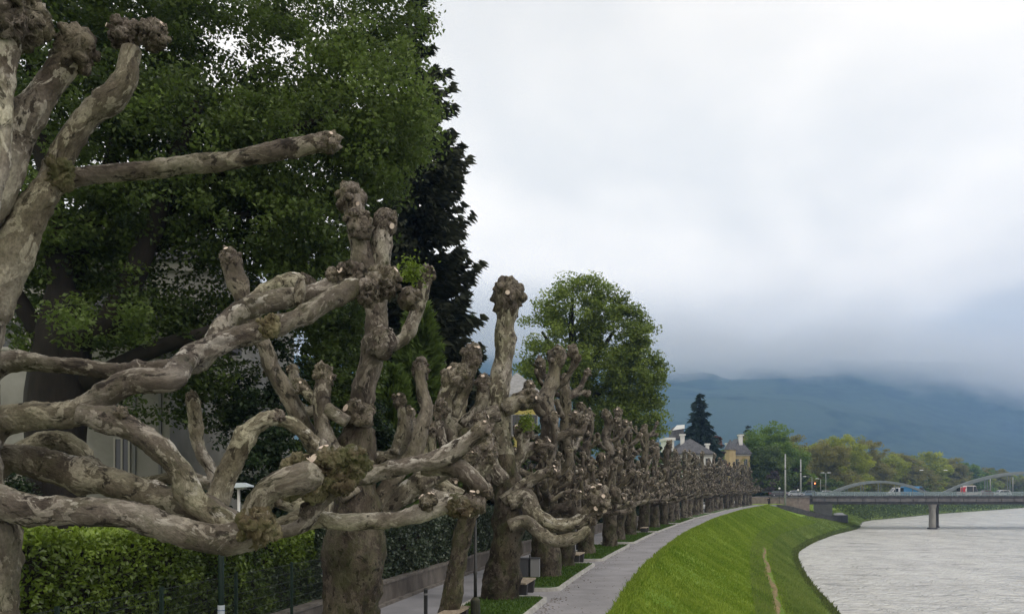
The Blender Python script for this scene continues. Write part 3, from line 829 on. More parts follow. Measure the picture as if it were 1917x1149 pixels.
# ---- tree C
YC = 21.2; CX_ = -1.72; Cb = (CX_, YC, 0)
Cc = thing('plane_tree', 'slender right-leaning pollarded plane trunk just left of the thin dark lamp post', 'tree', (CX_, YC, 0), 0, PG)
def c_(pxs, knob=None, Y=YC, **k):
    return add_branch(Cc, Cb, trace(pxs, Y), knob, sides=k.pop('sides', 14), step=.09, **k)
c_([(826, 1190, 74), (838, 1150, 60), (850, 1080, 50), (862, 1010, 48), (874, 960, 50), (882, 900, 48), (880, 850, 46), (868, 800, 40)], None, name='trunk', m=TRUNK_SHADED, knots=6)
c_([(872, 870, 40), (840, 800, 36), (832, 750, 34), (848, 715, 34), (858, 700, 30)], .38, knots=4)
c_([(850, 780, 32), (872, 720, 32), (882, 680, 32), (885, 660, 30)], .34, Y=21.4, knots=4)
c_([(862, 930, 44), (810, 890, 36), (790, 850, 34), (770, 800, 32)], .34, Y=20.6, knots=4)
c_([(876, 910, 40), (900, 880, 38), (912, 840, 36)], .36, Y=20.8, knots=4)
c_([(870, 940, 40), (820, 930, 34), (770, 912, 30)], .3, Y=20.2, knots=4)
c_([(868, 800, 34), (900, 760, 30), (906, 710, 26)], .25, Y=21.5, knots=4)

for px_, y0_, y1_, r_ in ((826, 850, 760, .26), (900, 860, 780, .24), (845, 960, 890, .26), (812, 880, 800, .2)):
    c_([(px_ + 10, y0_, 26), (px_ - 4, (y0_ + y1_) / 2, 24), (px_, y1_, 22)], r_, Y=20.9, knots=3)
# ---- tree D
YD = 26.3; DX = P(938, 0, YD)[0]; Db = (DX, YD, 0)
D = thing('plane_tree', 'pollarded plane tree whose tall stem with swollen knob stands up against the sky', 'tree', (DX, YD, 0), 0, PG)
def d_(pxs, knob=None, Y=YD, **k):
    return add_branch(D, Db, trace(pxs, Y), knob, sides=k.pop('sides', 14), step=.10, **k)
d_([(932, 1135, 112), (934, 1112, 90), (938, 1060, 76), (946, 1000, 72), (950, 955, 78), (944, 900, 62), (938, 850, 58)], None, name='trunk', m=TRUNK_SHADED, knots=9, sides=24)
d_([(940, 880, 60), (932, 810, 60), (926, 760, 58), (934, 710, 52), (943, 650, 48), (947, 610, 46), (951, 575, 52), (952, 545, 58)], .60, knots=11, sides=20, kel=1.3, stubs=3)
obj('pruning_knob', knob_mesh('pruning_knob', P(955, 556, YD) - np.array(Db), .52, (0, 0, 1), 91, 3, 0, 8), D)
d_([(935, 770, 44), (890, 780, 42), (845, 792, 44), (805, 812, 44), (780, 840, 44), (760, 870, 40), (742, 885, 40)], .3, Y=25.6, knots=6)
d_([(855, 790, 30), (862, 750, 30), (866, 715, 30)], .36, Y=25.6)
d_([(805, 800, 24), (790, 750, 22), (786, 690, 22)], .32, Y=25.8, knots=5)
d_([(940, 765, 38), (970, 750, 38), (995, 745, 34)], .42, Y=26, knots=3, stubs=6)
d_([(955, 940, 44), (990, 930, 42), (1000, 960, 40), (1040, 985, 34), (1085, 975, 32), (1112, 955, 30)], .40, Y=25.5, knots=4)
d_([(955, 985, 40), (985, 975, 36), (1010, 995, 34), (1040, 1012, 32), (1080, 1005, 28), (1105, 985, 22)], None, Y=25.2, knots=4)
obj('pruning_knob', knob_mesh('pruning_knob', P(1118, 935, 25.5) - np.array(Db), .48, (.3, 0, 1), 92, 3, 6, 9), D)
d_([(945, 940, 40), (985, 905, 30), (1010, 890, 26), (1035, 882, 22)], .25, Y=25.8, knots=4)
d_([(940, 900, 40), (915, 860, 36), (905, 820, 34)], .38, Y=25.4, knots=4)
d_([(945, 900, 36), (975, 850, 30), (985, 800, 28)], .36, Y=26.5, knots=4)
d_([(945, 880, 36), (990, 840, 30), (1020, 835, 28)], .36, Y=27.2, knots=4)

# ---- procedural variants for the rest of the row
def variant(seed, detail=1.0, h=None):
    """list of (kind, pts, knob_radius, parent_index)"""
    rs = np.random.default_rng(seed)
    H = h or rs.uniform(7.6, 8.8)
    lean = rs.normal(0, .12, 2)
    tz = rs.uniform(2.3, 2.6)
    L = []
    L.append(('trunk', [(0, 0, -.1, .60), (0, 0, .3, .46), (lean[0] * .4, lean[1] * .4, 1.2, .38), (lean[0], lean[1], tz, .42), (lean[0], lean[1], tz + .5, .38), (lean[0], lean[1], tz + 1.1, .30)], None))
    x, y = lean; z = tz + .4; pts = [(x, y, z, .38)]
    while z < H - .5:
        z += rs.uniform(.7, 1.0); x += rs.normal(0, .12); y += rs.normal(0, .12)
        pts.append((x, y, z, .34 - .14 * (z - tz) / (H - tz) + rs.uniform(-.02, .05)))
    L.append(('leader', pts, rs.uniform(.34, .46)))
    def out(x, y, z, az, ln, rise, r, kn, up=0, droop=0.0):
        c, s_ = math.cos(az), math.sin(az)
        side = rs.normal(0, .18)
        q = [(x, y, z, r * 1.35)]
        for f_ in (.3, .6, .85, 1.0):
            zz_ = z + rise * f_ ** 1.3 - droop * math.sin(f_ * math.pi) + rs.normal(0, .06)
            q.append((x + c * ln * f_ - s_ * side * f_ * f_ * ln, y + s_ * ln * f_ + c * side * f_ * f_ * ln, zz_, r * (1.12 - .25 * f_)))
        if up:
            ex, ey, ez, er = q[-1]
            q.append((ex + c * .12, ey + s_ * .12, ez + up * .5, er * .95)); q.append((ex + c * .10 + rs.normal(0, .08), ey + s_ * .1, ez + up, er * .9))
        L.append(('branch', q, kn)); return q
    n = rs.integers(7, 9); a0 = rs.uniform(0, 6.28)
    for k in range(n):
        az = a0 + k * 2 * math.pi / n + rs.normal(0, .2)
        ln = rs.uniform(1.7, 2.9)
        q = out(lean[0], lean[1], tz + rs.uniform(-.1, .5), az, ln, rs.uniform(.2, .9), rs.uniform(.13, .18), rs.uniform(.22, .32), rs.uniform(.0, .8) * (rs.random() < .6), rs.uniform(-.1, .28))
        for j in range(rs.integers(2, 5)):
            i = rs.integers(1, 4); sx, sy, sz, sr = q[i]
            out(sx, sy, sz, az + rs.normal(0, 1.3), rs.uniform(.25, .9), rs.uniform(.3, 1.6), rs.uniform(.055, .095), rs.uniform(.12, .20), 0, rs.uniform(-.15, .15))
    for zl in np.arange(tz + 1.2, H - .6, .85):
        for k in range(rs.integers(2, 4)):
            i = np.argmin([abs(p_[2] - zl) for p_ in pts]); lx, ly = pts[i][:2]
            az = rs.uniform(0, 6.28); f_ = 1 - .45 * (zl - tz) / (H - tz)
            q = out(lx, ly, zl, az, rs.uniform(.8, 1.9) * f_, rs.uniform(.1, .8), rs.uniform(.10, .15), rs.uniform(.19, .30), rs.uniform(.2, .9) * (rs.random() < .6), rs.uniform(0, .2))
            if rs.random() < .6:
                sx, sy, sz, sr = q[2]
                out(sx, sy, sz, az + rs.normal(0, 1.3), rs.uniform(.2, .6), rs.uniform(.4, .9), .08, rs.uniform(.14, .2))
    return L

def build_variant(seed, sides, step, sub, root, joined=False):
    parts = []
    L = variant(seed)
    meshes = []
    for kind, pts, kn in L:
        nm = 'trunk' if kind == 'trunk' else 'branch'
        me = limb_mesh(nm, pts, TRUNK_SHADED if kind == 'trunk' else BARK_FAR, sides + (6 if kind != 'branch' else 0), step, .12, nseed(), 6 if kind != 'branch' else 3)
        km = None
        if kn:
            ax = np.array(pts[-1][:3]) - np.array(pts[-2][:3])
            km = knob_mesh('pruning_knob', np.array(pts[-1][:3]) - ax / np.linalg.norm(ax) * kn * .35, kn * .92, ax, nseed(), sub, 3, 7, None, 1.45)
        meshes.append((nm, me, km))
    return meshes

def join_meshes(name, lst):
    V = []; Fc = []; Mi = []; n = 0
    for me, mo in lst:
        v = np.zeros(len(me.vertices) * 3, np.float32); me.vertices.foreach_get('co', v); V.append(v.reshape(-1, 3))
        for p_ in me.polygons:
            Fc.append([i + n for i in p_.vertices]); Mi.append(mo + p_.material_index)
        n += len(me.vertices)
    return make_mesh(name, np.vstack(V), Fc, [BARK_FAR, KNOB, CUT], Mi, True, bc=np.vstack(V))

protos = [build_variant(200 + k, 10, .16, 2, None) for k in range(5)]
far_variants = []
for k in range(5):
    ms = build_variant(300 + k, 7, .3, 1, None)
    far_variants.append(join_meshes('plane_tree', [(b_m, 0) for _, b_m, _ in ms] + [(k_m, 1) for _, _, k_m in ms if k_m]))
row_y = [33.0, 37.4, 44.5, 50.2, 56.5, 62.8]
while row_y[-1] < 178: row_y.append(row_y[-1] + 5.9 + 0.35 * math.sin(len(row_y) * 2.3))
ordn = ['fifth', 'sixth', 'seventh', 'eighth', 'ninth', 'tenth', 'eleventh', 'twelfth', 'thirteenth']
rs = np.random.default_rng(5)
row_y = [y for y in row_y if all(not (c + .0 < y < a2) for (_, c), (a2, _) in zip(segs[:-1], segs[1:]))]
for i, y in enumerate(row_y):
    x = float(EX(y)) - 3.9 + rs.normal(0, .15)
    rz = rs.uniform(0, 6.28); sc = rs.uniform(.94, 1.1)
    if i == 0: sc = 1.13; x += .25
    if y < 82:
        lab = ['pollarded plane tree with its knobbly top in front of the tall round green tree',
               'pollarded plane tree just before the second bench, sixth trunk of the promenade row',
               'pollarded plane tree just past the second bench, seventh trunk of the promenade row'][i] if i < 3 else \
              'pollarded plane tree, %s trunk of the promenade row counted from the left' % ordn[i]
        root = thing('plane_tree', lab, 'tree', (x, y, 0), rz, PG); root.scale = (sc, sc, sc)
        for nm, bm_, km in protos[i % 5]:
            bo = obj(nm, bm_, root)
            if km: obj('pruning_knob', km, bo)
    else:
        o = obj('plane_tree', far_variants[i % 5], None, (x, y, 0), rz, label='small distant pollarded plane in the merging far end of the promenade row',
                cat='tree', group='distant pollarded planes at the end of the row')
        o.scale = (sc, sc, sc)
# ================================================================== FOLIAGE
def leaves(name, pos, size, m, tone, parent=None, flat=.35, aspect=.62, up=None, **k):
    n = len(pos)
    nr = RNG.normal(size=(n, 3)); nr[:, 2] = np.abs(nr[:, 2]) + flat
    nr /= np.linalg.norm(nr, axis=1)[:, None]
    a = RNG.normal(size=(n, 3)); a -= nr * (a * nr).sum(1)[:, None]; a /= np.linalg.norm(a, axis=1)[:, None] + 1e-9
    b_ = np.cross(nr, a)
    s = (size * RNG.uniform(.6, 1.35, n))[:, None]
    V = np.stack([pos - a * s * .5, pos + b_ * s * aspect * .5 + nr * s * .06, pos + a * s * .5, pos - b_ * s * aspect * .5 + nr * s * .06], 1).reshape(-1, 3)
    Fc = np.arange(n * 4).reshape(n, 4)
    return obj(name, make_mesh(name, V, Fc, m, smooth=False, tone=np.repeat(np.clip(tone, 0, 1), 4)), parent, **k)

LAIK = 2.5
def crown_points(lobes, lai, leaf, clump=.55, shell=.55, tone0=.5):
    """lobes: (x,y,z,rx,ry,rz[,density[,tone]])"""
    Ps, Ts = [], []
    for lb in lobes:
        x, y, z, rx, ry, rz = lb[:6]; dn_ = lb[6] if len(lb) > 6 else 1; tn = lb[7] if len(lb) > 7 else tone0
        area = math.pi * rx * rz
        n = int(area * lai * LAIK * dn_ / (leaf * leaf * .33)); per = 95
        nc = max(3, n // per)
        q = RNG.normal(size=(nc, 3)); q /= np.linalg.norm(q, axis=1)[:, None]
        r = shell + (1.04 - shell) * RNG.random(nc) ** .7
        cc = q * r[:, None] * np.array([rx, ry, rz])
        cc *= (1 + .20 * fbm(q * 2.0 + x, 2))[:, None]
        ct = tn + RNG.normal(0, .26, nc)
        idx = RNG.integers(0, nc, n)
        g_ = RNG.normal(size=(n, 3)); g_ /= np.linalg.norm(g_, axis=1)[:, None]; g_ *= RNG.random(n)[:, None] ** .45
        cs = clump * RNG.uniform(.6, 1.3, nc)
        pp = cc[idx] + g_ * cs[idx][:, None] * np.array([1.1, 1.1, .62])
        Ps.append(pp + np.array([x, y, z])); Ts.append(ct[idx] + RNG.normal(0, .10, n))
    return np.vstack(Ps), np.concatenate(Ts)

def pl(px, py, Y, rpx, rpy, ry=None, dn_=1, tn=.5):
    x, y, z = P(px, py, Y); k = Y / F
    return (x, y, z, rpx * k, ry if ry else rpx * k * .8, rpy * k, dn_, tn)

def limb_simple(name, pts, m, parent, sides=8, base=(0, 0, 0)):
    p_ = catmull(np.array([(q[0] - base[0], q[1] - base[1], q[2] - base[2], q[3]) for q in pts]), .5)
    p_[:, :3] += .06 * np.stack([vnoise(p_[:, :3] * 1.3 + k * 9) for k in range(3)], 1)
    V_, F_, caps = tube_raw(p_[:, :3], p_[:, 3], sides)
    return obj(name, make_mesh(name, V_, F_ + caps, m), parent)

def broadleaf(name, label, cat, base, lobes, lai, leaf, m, limbs=(), clump=.55, trunk=None, group=None, shell=.55, bm=None, flat=.35, cname='crown'):
    root = thing(name, label, cat, base, 0, group)
    pos, tn = crown_points(lobes, lai, leaf, clump, shell)
    leaves(cname, pos - np.array(base), leaf, m, tn, root, flat)
    bm = bm or DARKBARK
    if trunk: limb_simple('trunk', trunk, bm, root, 12, base)
    for l in limbs: limb_simple('limb', l, bm, root, 8, base)
    return root

L_MAPLE = leaf_mat('maple_leaf', (.014, .025, .009), (.12, .17, .042), .32, .5, (.15, .23, .04), .3)
L_LINDEN = leaf_mat('linden_leaf', (.055, .078, .016), (.23, .30, .055), .3, .5, (.14, .23, .04), .3)
L_DARK = leaf_mat('dark_shrub_leaf', (.007, .016, .007), (.025, .045, .016), .15, .5, None, .3)
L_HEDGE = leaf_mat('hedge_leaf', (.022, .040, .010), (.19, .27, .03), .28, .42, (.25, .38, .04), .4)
L_IVY = leaf_mat('ivy_leaf', (.022, .038, .020), (.085, .115, .065), .12, .38, None, .5)
L_SPRUCE = leaf_mat('spruce_needle', (.009, .013, .008), (.042, .048, .028), .08, .7, None, .15)
L_SPRUCE2 = leaf_mat('distant_spruce_needle', (.008, .018, .016), (.022, .040, .032), .08, .7, None, .15)
L_CYP = leaf_mat('cypress_spray', (.025, .048, .010), (.10, .15, .03), .25, .55, None, .3)
L_YG = leaf_mat('young_yellow_leaf', (.13, .155, .025), (.33, .36, .05), .35, .6, None, .2)
L_OL = leaf_mat('budding_olive_leaf', (.11, .105, .03), (.24, .225, .07), .3, .7, None, .2)
L_GR = leaf_mat('fresh_green_leaf', (.055, .10, .02), (.15, .23, .04), .3, .6, None, .2)
L_RED = leaf_mat('copper_leaf', (.06, .028, .022), (.16, .08, .06), .2, .6, None, .2)
L_TWIG = leaf_mat('bare_twig_haze', (.05, .04, .04), (.12, .10, .10), .1, .8, None, .1)

# ---- the big dark maple behind the near limbs
mb0 = P(108, 1000, 24); mbase = (mb0[0], 24.0, 0)
def tq_(pxs, Y): return [(*P(q[0], q[1], q[3] if len(q) > 3 else Y), q[2] / 2 / F * Y) for q in pxs]
big_lobes = [pl(60, 60, 25, 170, 150, 3, .9, .3), pl(230, 60, 26, 160, 130, 3, .8, .3), pl(400, 110, 26, 150, 120, 3, .5, .4), pl(560, 130, 27, 130, 120, 3, .46, .5),
    pl(700, 205, 26, 112, 120, 2.6, 1.15, .8), pl(640, 40, 28, 110, 70, 3, .5, .5), pl(745, 30, 28, 60, 60, 2, .8, .55),  # right-hand lobes get paler leaves, sunlight put into their tone
    pl(190, 250, 25, 170, 120, 3, .9, .35), pl(380, 290, 25, 150, 120, 3, 1.0, .42), pl(560, 290, 25, 140, 110, 2.6, 1.0, .55), pl(690, 290, 26, 85, 70, 2, 1.1, .8),
    pl(120, 410, 24, 120, 90, 2.5, .9, .5), pl(300, 400, 24.5, 120, 60, 2.5, .8, .45), pl(480, 430, 25, 120, 80, 2.5, .95, .5), pl(590, 440, 25.5, 70, 90, 2, 1.0, .5),
    pl(40, 560, 24, 60, 90, 2, .5, .35), pl(320, 520, 25, 100, 90, 2, .55, .25), pl(200, 600, 23, 80, 60, 2, .62, .6), pl(300, 620, 25, 110, 70, 2, .5, .25), pl(420, 660, 26, 90, 90, 2, .5, .2), pl(60, 480, 26, 120, 90, 2, .6, .3), pl(300, 730, 25, 90, 60, 1.5, .38, .25), pl(190, 760, 25, 90, 40, 1.5, .25, .25), pl(400, 760, 26, 60, 60, 1.5, .7, .2), pl(180, 500, 26, 100, 90, 2, .5, .3),
    pl(500, 560, 26, 90, 80, 2, .8, .35), pl(610, 560, 28, 90, 100, 2, .9, .3), pl(630, 700, 29, 60, 80, 2, .9, .35), pl(560, 340, 27.5, 190, 200, 1.2, .5, .2), pl(200, 330, 27.5, 250, 190, 1.2, .45, .2), pl(340, -120, 27, 420, 150, 5, .35, .4)]
limbs = [tq_([(128, 640, 60), (200, 610, 52), (240, 540, 48), (275, 460, 40), (305, 380, 32), (330, 280, 26), (380, 180, 20)], 24),
    tq_([(160, 720, 44), (235, 680, 34), (300, 648, 30), (370, 628, 26), (440, 600, 20), (520, 540, 16)], 24),
    tq_([(120, 600, 50), (110, 480, 46), (95, 360, 40), (70, 220, 32), (60, 90, 24)], 24),
    tq_([(115, 560, 40), (170, 430, 34), (210, 300, 28), (240, 180, 22)], 25),
    tq_([(300, 400, 28), (400, 330, 22), (520, 260, 18), (640, 200, 14)], 25),
    tq_([(80, 640, 40), (30, 560, 34), (-30, 470, 28)], 24),
    tq_([(270, 470, 24), (360, 430, 18), (470, 400, 14)], 25)]
broadleaf('maple_tree', 'huge dark green leafy tree with a thick black trunk filling the upper left', 'tree', mbase, big_lobes, 3.0, .155, L_MAPLE, limbs,
          .62, tq_([(100, 1140, 150), (104, 1000, 110), (106, 860, 100), (108, 740, 110), (112, 660, 100), (118, 600, 78), (122, 540, 60)], 24))

# ---- spruce generator
def spruce(name, label, base, H, Rb, m, n_lv=46, seed=1, zb=1.5, spray=.34, per=34, droop=.35, prof=None, group=None):
    rs = np.random.default_rng(seed)
    root = thing(name, label, 'tree', base, 0, group)
    obj('trunk', make_mesh('trunk', *_cone(H, .012 * H + .12), DARKBARK), root)
    Ps, As, Ss, Ts = [], [], [], []
    for i in range(n_lv):
        f = (i + .5) / n_lv; z = zb + (H - zb) * f
        L = (Rb * (1 - f) ** .82 if not prof else Rb * (1 - f ** prof)) * rs.uniform(.8, 1.12) + .25
        nb = max(4, int(11 * (1 - f) + 4))
        for k in range(nb):
            az = rs.uniform(0, 2 * math.pi); l = L * rs.uniform(.72, 1.18)
            m_ = max(6, int(per * l / 3)); t_ = rs.random(m_) ** .7
            r = t_ * l
            zz_ = z - droop * l * np.sin(t_ * 2.3) * .8 + .22 * l * t_ ** 3
            sd = rs.normal(0, .10 * l, m_) * (1 - .4 * t_)
            c, s_ = math.cos(az), math.sin(az)
            pos = np.stack([c * r - s_ * sd, s_ * r + c * sd, zz_ - np.abs(rs.normal(0, .12, m_))], 1)
            dirv = np.stack([c * .75 - s_ * sd / (.12 * l + .1) * .5, s_ * .75 + c * sd / (.12 * l + .1) * .5, np.full(m_, -.35) + rs.normal(0, .3, m_)], 1)
            Ps.append(pos); As.append(dirv); Ts.append(np.full(m_, rs.uniform(.1, .9)) + .3 * (t_ - .5)); Ss.append(np.full(m_, spray) * rs.uniform(.7, 1.4, m_))
    pos = np.vstack(Ps); a = np.vstack(As); a /= np.linalg.norm(a, axis=1)[:, None]; s = np.concatenate(Ss)[:, None]
    r_ = rs.normal(size=pos.shape); b_ = np.cross(a, r_); b_ /= np.linalg.norm(b_, axis=1)[:, None]
    V = np.stack([pos - a * s * .35, pos + b_ * s * .22, pos + a * s * .75, pos - b_ * s * .22], 1).reshape(-1, 3)
    obj('boughs', make_mesh('boughs', V, np.arange(len(pos) * 4).reshape(-1, 4), m, smooth=False, tone=np.repeat(np.clip(np.concatenate(Ts), 0, 1), 4)), root)
    return root
def _cone(H, r):
    V = []; Fc = []
    for k, z in enumerate(np.linspace(0, H, 8)):
        rr = r * (1 - z / H) + .02
        for j in range(10): V.append((rr * math.cos(j * .628), rr * math.sin(j * .628), z))
    for k in range(7):
        for j in range(10): Fc.append([k * 10 + j, k * 10 + (j + 1) % 10, (k + 1) * 10 + (j + 1) % 10, (k + 1) * 10 + j])
    return V, Fc
sx = P(778, 0, 42)[0]
spruce('spruce_tree', 'tall near-black spruce with drooping ragged boughs right of the big dark green leafy tree', (sx, 42, 0), 30.0, 3.25, L_SPRUCE, 70, 3, 1.0, .46, 95, .36, 3.5)
sx = P(1310, 0, 190)[0]
spruce('spruce_tree', 'dark bluish pointed spruce behind the far white villa', (sx, 190, 0), 26.5, 6.4, L_SPRUCE2, 34, 8, 1.0, 1.5, 40, .25)
sx = P(1239, 0, 150)[0]
spruce('spruce_tree', 'small dark conifer top between the round green tree and the white villa', (sx, 160, 0), 15.5, 3.2, L_SPRUCE2, 16, 9, 1.0, 1.0, 16, .25)
sx = P(1409, 0, 270)[0]
spruce('spruce_tree', 'tiny dark spruce tip poking above the round green trees right of the yellow house', (sx, 275, 0), 26.0, 3.6, L_SPRUCE2, 16, 10, 4.0, 1.5, 12, .25)

# ---- feathery cypress
def cypress(label, base, H, Rb, m, n=16000, seed=2, spray=.42, top=1.0):
    rs = np.random.default_rng(seed)
    root = thing('cypress_tree', label, 'tree', base)
    obj('trunk', make_mesh('trunk', *_cone(H * .95, .18), DARKBARK), root)
    nc = 420; f = rs.random(nc) ** .8; az = rs.uniform(0, 6.283, nc)
    rad = Rb * np.sin(np.clip((1 - f) * 1.5 + .12, 0, 1.57)) * rs.uniform(.65, 1.12, nc)
    cc = np.stack([np.cos(az) * rad, np.sin(az) * rad, .3 + f * (H - .6)], 1)
    idx = rs.integers(0, nc, n); t_ = rs.random(n)
    o_ = np.stack([np.cos(az[idx]), np.sin(az[idx]), np.full(n, .75)], 1)
    pos = cc[idx] + o_ * (t_ * .8 - .55)[:, None] + rs.normal(0, .13, (n, 3)) * (1.3 - t_)[:, None]
    a = o_ + rs.normal(0, .35, (n, 3)); a /= np.linalg.norm(a, axis=1)[:, None]
    b_ = np.cross(a, rs.normal(size=(n, 3))); b_ /= np.linalg.norm(b_, axis=1)[:, None]
    s = (spray * rs.uniform(.5, 1.2, n))[:, None]
    V = np.stack([pos - a * s * .4, pos + b_ * s * .13, pos + a * s * .6, pos - b_ * s * .13], 1).reshape(-1, 3)
    tn = .5 + .5 * (t_ - .5) + rs.normal(0, .2, nc)[idx]
    obj('foliage', make_mesh('foliage', V, np.arange(n * 4).reshape(-1, 4), m, smooth=False, tone=np.repeat(np.clip(tn, 0, 1), 4)), root)
cypress('feathery yellow-green cypress standing in front of the black spruce', (P(785, 0, 36)[0], 36, 0), 12.2, 2.0, L_CYP, 24000, 2, .5)
cypress('shorter feathery cypress behind the tall triple-knobbed plane', (P(735, 0, 33)[0], 33, 0), 9.0, 1.5, L_CYP, 14000, 4, .45)

# ---- garden shrubs and trees behind the wall
def shrub(label, px, Y, top_py, hw_px, m, name='garden_shrub', cat='shrub', leaf=.14, lai=3.0, tn=.4, group=None, ztrunk=True):
    x = P(px, 0, Y)[0]; H = P(0, top_py, Y)[2]; hw = hw_px * Y / F
    lobes = []
    rs = np.random.default_rng(int(px + Y * 10))
    for k in range(5):
        f = k / 4
        r_ = hw * (1 - .45 * f) * rs.uniform(.75, .95)
        lobes.append((x + rs.normal(0, hw * .22), Y + rs.normal(0, hw * .2), H * (.22 + .62 * f), r_, r_, max(.5, H * .20), 1, tn + rs.normal(0, .1)))
    return broadleaf(name, label, cat, (x, Y, 0), lobes, lai, leaf, m, (), .4, [(x, Y, -.1, .14), (x, Y, H * .6, .08)], group, .35)
shrub('dark rounded evergreen bush behind the nearest arching limbs', 520, 26, 640, 90, L_DARK, leaf=.15, lai=2.6)
shrub('dark tall evergreen bush left of the broadest plane trunk', 610, 29, 590, 70, L_MAPLE, leaf=.16, lai=2.6, tn=.4)
shrub('dark low bush below the white house wall at the far left', 30, 22, 890, 110, L_DARK, leaf=.13)
shrub('dark low bush in the garden beside the white house window', 330, 24, 905, 120, L_DARK, leaf=.13)
shrub('dark bush behind the leaning slender plane trunk', 705, 31, 760, 60, L_DARK, leaf=.15)
shrub('dark yew bush between the black spruce and the tall lone plane stem', 860, 42, 690, 60, L_DARK, leaf=.2)
shrub('dark tall bush behind the tall lone plane stem', 905, 48, 700, 50, L_SPRUCE, leaf=.22)

GT = 'dark garden trees behind the pollard row'
rs = np.random.default_rng(77)
for i, (px, Y, ty) in enumerate([(985, 52, 770), (1040, 62, 790), (1100, 70, 800), (1160, 88, 815), (1200, 104, 825), (1235, 122, 838), (1262, 138, 850), (1180, 96, 840), (1290, 150, 868), (1340, 172, 878), (1325, 158, 880), (870, 56, 560), (820, 60, 470), (700, 58, 420), (600, 60, 450), (450, 62, 520), (900, 70, 640)]):
    shrub('dark garden tree seen only through the tangle of far pollard branches' if i < 11 else 'dark background tree filling the gaps behind the spruce and the leafy tree', px, Y, ty, 45 if i < 11 else (70 if i < 16 else 40), L_DARK if i % 2 else L_MAPLE, 'garden_tree', 'tree', .2 + Y * .0022, 2.0, .45, GT if i < 11 else 'dark background trees')

# ---- round green tree
k80 = [pl(1075, 575, 80, 62, 50, None, .75, .7), pl(1025, 625, 80, 46, 52, None, .6, .75), pl(1150, 625, 80, 62, 62, None, 1.0, .45), pl(1110, 690, 80, 80, 60, None, .9, .4),
       pl(1190, 700, 80, 50, 60, None, 1.1, .45), pl(1190, 780, 80, 55, 52, None, 1.2, .45), pl(1040, 700, 80, 55, 50, None, .7, .6), pl(1130, 780, 80, 70, 60, None, 1.1, .25),
       pl(1105, 545, 80, 40, 26, None, .7, .7), pl(995, 690, 80, 26, 34, None, .5, .7), pl(1165, 575, 80, 26, 24, None, .6, .5), pl(1205, 620, 80, 24, 24, None, .7, .5)]
rb = (P(1085, 0, 80)[0], 80, 0)
rl = [tq_([(1085, 790, 22), (1078, 700, 18), (1070, 620, 12), (1072, 560, 6)], 80), tq_([(1082, 740, 14), (1110, 680, 10), (1150, 620, 6)], 80),
      tq_([(1080, 720, 12), (1045, 670, 8), (1015, 620, 5)], 80), tq_([(1084, 770, 13), (1140, 720, 9), (1200, 690, 5)], 80)]
broadleaf('linden_tree', 'tall round-crowned green tree behind the pollards, alone against the cloudy sky', 'tree', rb, k80, 3.4, .27, L_LINDEN, rl, .95, tq_([(1086, 935, 34), (1086, 860, 28), (1085, 790, 24)], 80))

# ---- hedges
def hedge(name, label, y0, y1, xo0, xo1, z0, zf, leaf, m, lai, tone_f, xfun=EX, core=True):
    root = thing(name, label, 'hedge', (float(xfun(y0)) + xo0, y0, 0))
    base = np.array([float(xfun(y0)) + xo0, y0, 0])
    L = y1 - y0; H = float(zf(np.array([(y0 + y1) / 2]))[0]) - z0; Wd = abs(xo1 - xo0)
    n = int((L * H * 1.0 + L * Wd) * lai / (leaf * leaf * .33))
    yy = RNG.uniform(y0, y1, n); side = RNG.random(n)
    fr = H / (H + Wd)
    top = side > fr
    dep = RNG.random(n) ** 1.6 * .35
    zt = zf(yy)
    zz_ = np.where(top, zt - dep * .8, z0 + RNG.random(n) * (zt - z0))
    xx = np.where(top, xfun(yy) + xo0 + RNG.random(n) * (xo1 - xo0), xfun(yy) + xo0 - dep)
    endm = RNG.random(n) < .12
    yy = np.where(endm, y0 + dep, yy); xx = np.where(endm, xfun(yy) + xo0 + RNG.random(n) * (xo1 - xo0), xx)
    nzv = fbm(np.c_[xx * .9, yy * .9, zz_ * .9], 3)
    nzf = fbm(np.c_[xx * 3.1, yy * 3.1, zz_ * 3.1], 2)
    xx = xx + .30 * nzv + .12 * nzf; zz_ = zz_ + np.where(top, .12 * nzf + .12 * nzv, 0)
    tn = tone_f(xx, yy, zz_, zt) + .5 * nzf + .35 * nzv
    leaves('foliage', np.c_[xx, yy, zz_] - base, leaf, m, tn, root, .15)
    if core:
        ys_ = np.arange(y0 + .2, y1, .6); V = []; Fc = []
        for y in ys_:
            a0, b0 = float(xfun(y)) + xo0 - .34, float(xfun(y)) + xo1
            zt_ = float(zf(np.array([y]))[0]) - .3
            V += [(a0, y, z0), (a0, y, zt_), (b0, y, zt_), (b0, y, z0)]
        for i in range(len(ys_) - 1):
            for j in range(4): Fc.append([i * 4 + j, i * 4 + (j + 1) % 4, i * 4 + 4 + (j + 1) % 4, i * 4 + 4 + j])
        Fc += [[0, 1, 2, 3], [len(V) - 4 + k for k in (3, 2, 1, 0)]]
        obj('dark_core', make_mesh('dark_core', np.array(V) - base, Fc, DARKBARK, smooth=False), root)  # solid dark core added behind the leaves to stop see-through
    return root
hz_a = lambda y: 3.02 + .22 * fbm(np.c_[y * .5, y * 0, y * 0 + 2], 2) - .25 * np.clip((y - 14.5) / 2, 0, 1) - .25 * np.clip((11.3 - y) / 1.0, 0, 1)
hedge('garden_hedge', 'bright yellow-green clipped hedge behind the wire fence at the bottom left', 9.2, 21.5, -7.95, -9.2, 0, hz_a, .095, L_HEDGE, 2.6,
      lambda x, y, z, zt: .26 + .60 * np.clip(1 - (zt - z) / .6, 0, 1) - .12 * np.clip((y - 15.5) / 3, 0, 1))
hz_b = lambda y: 2.75 + .15 * fbm(np.c_[y * .5, y * 0, y * 0 + 7], 2)
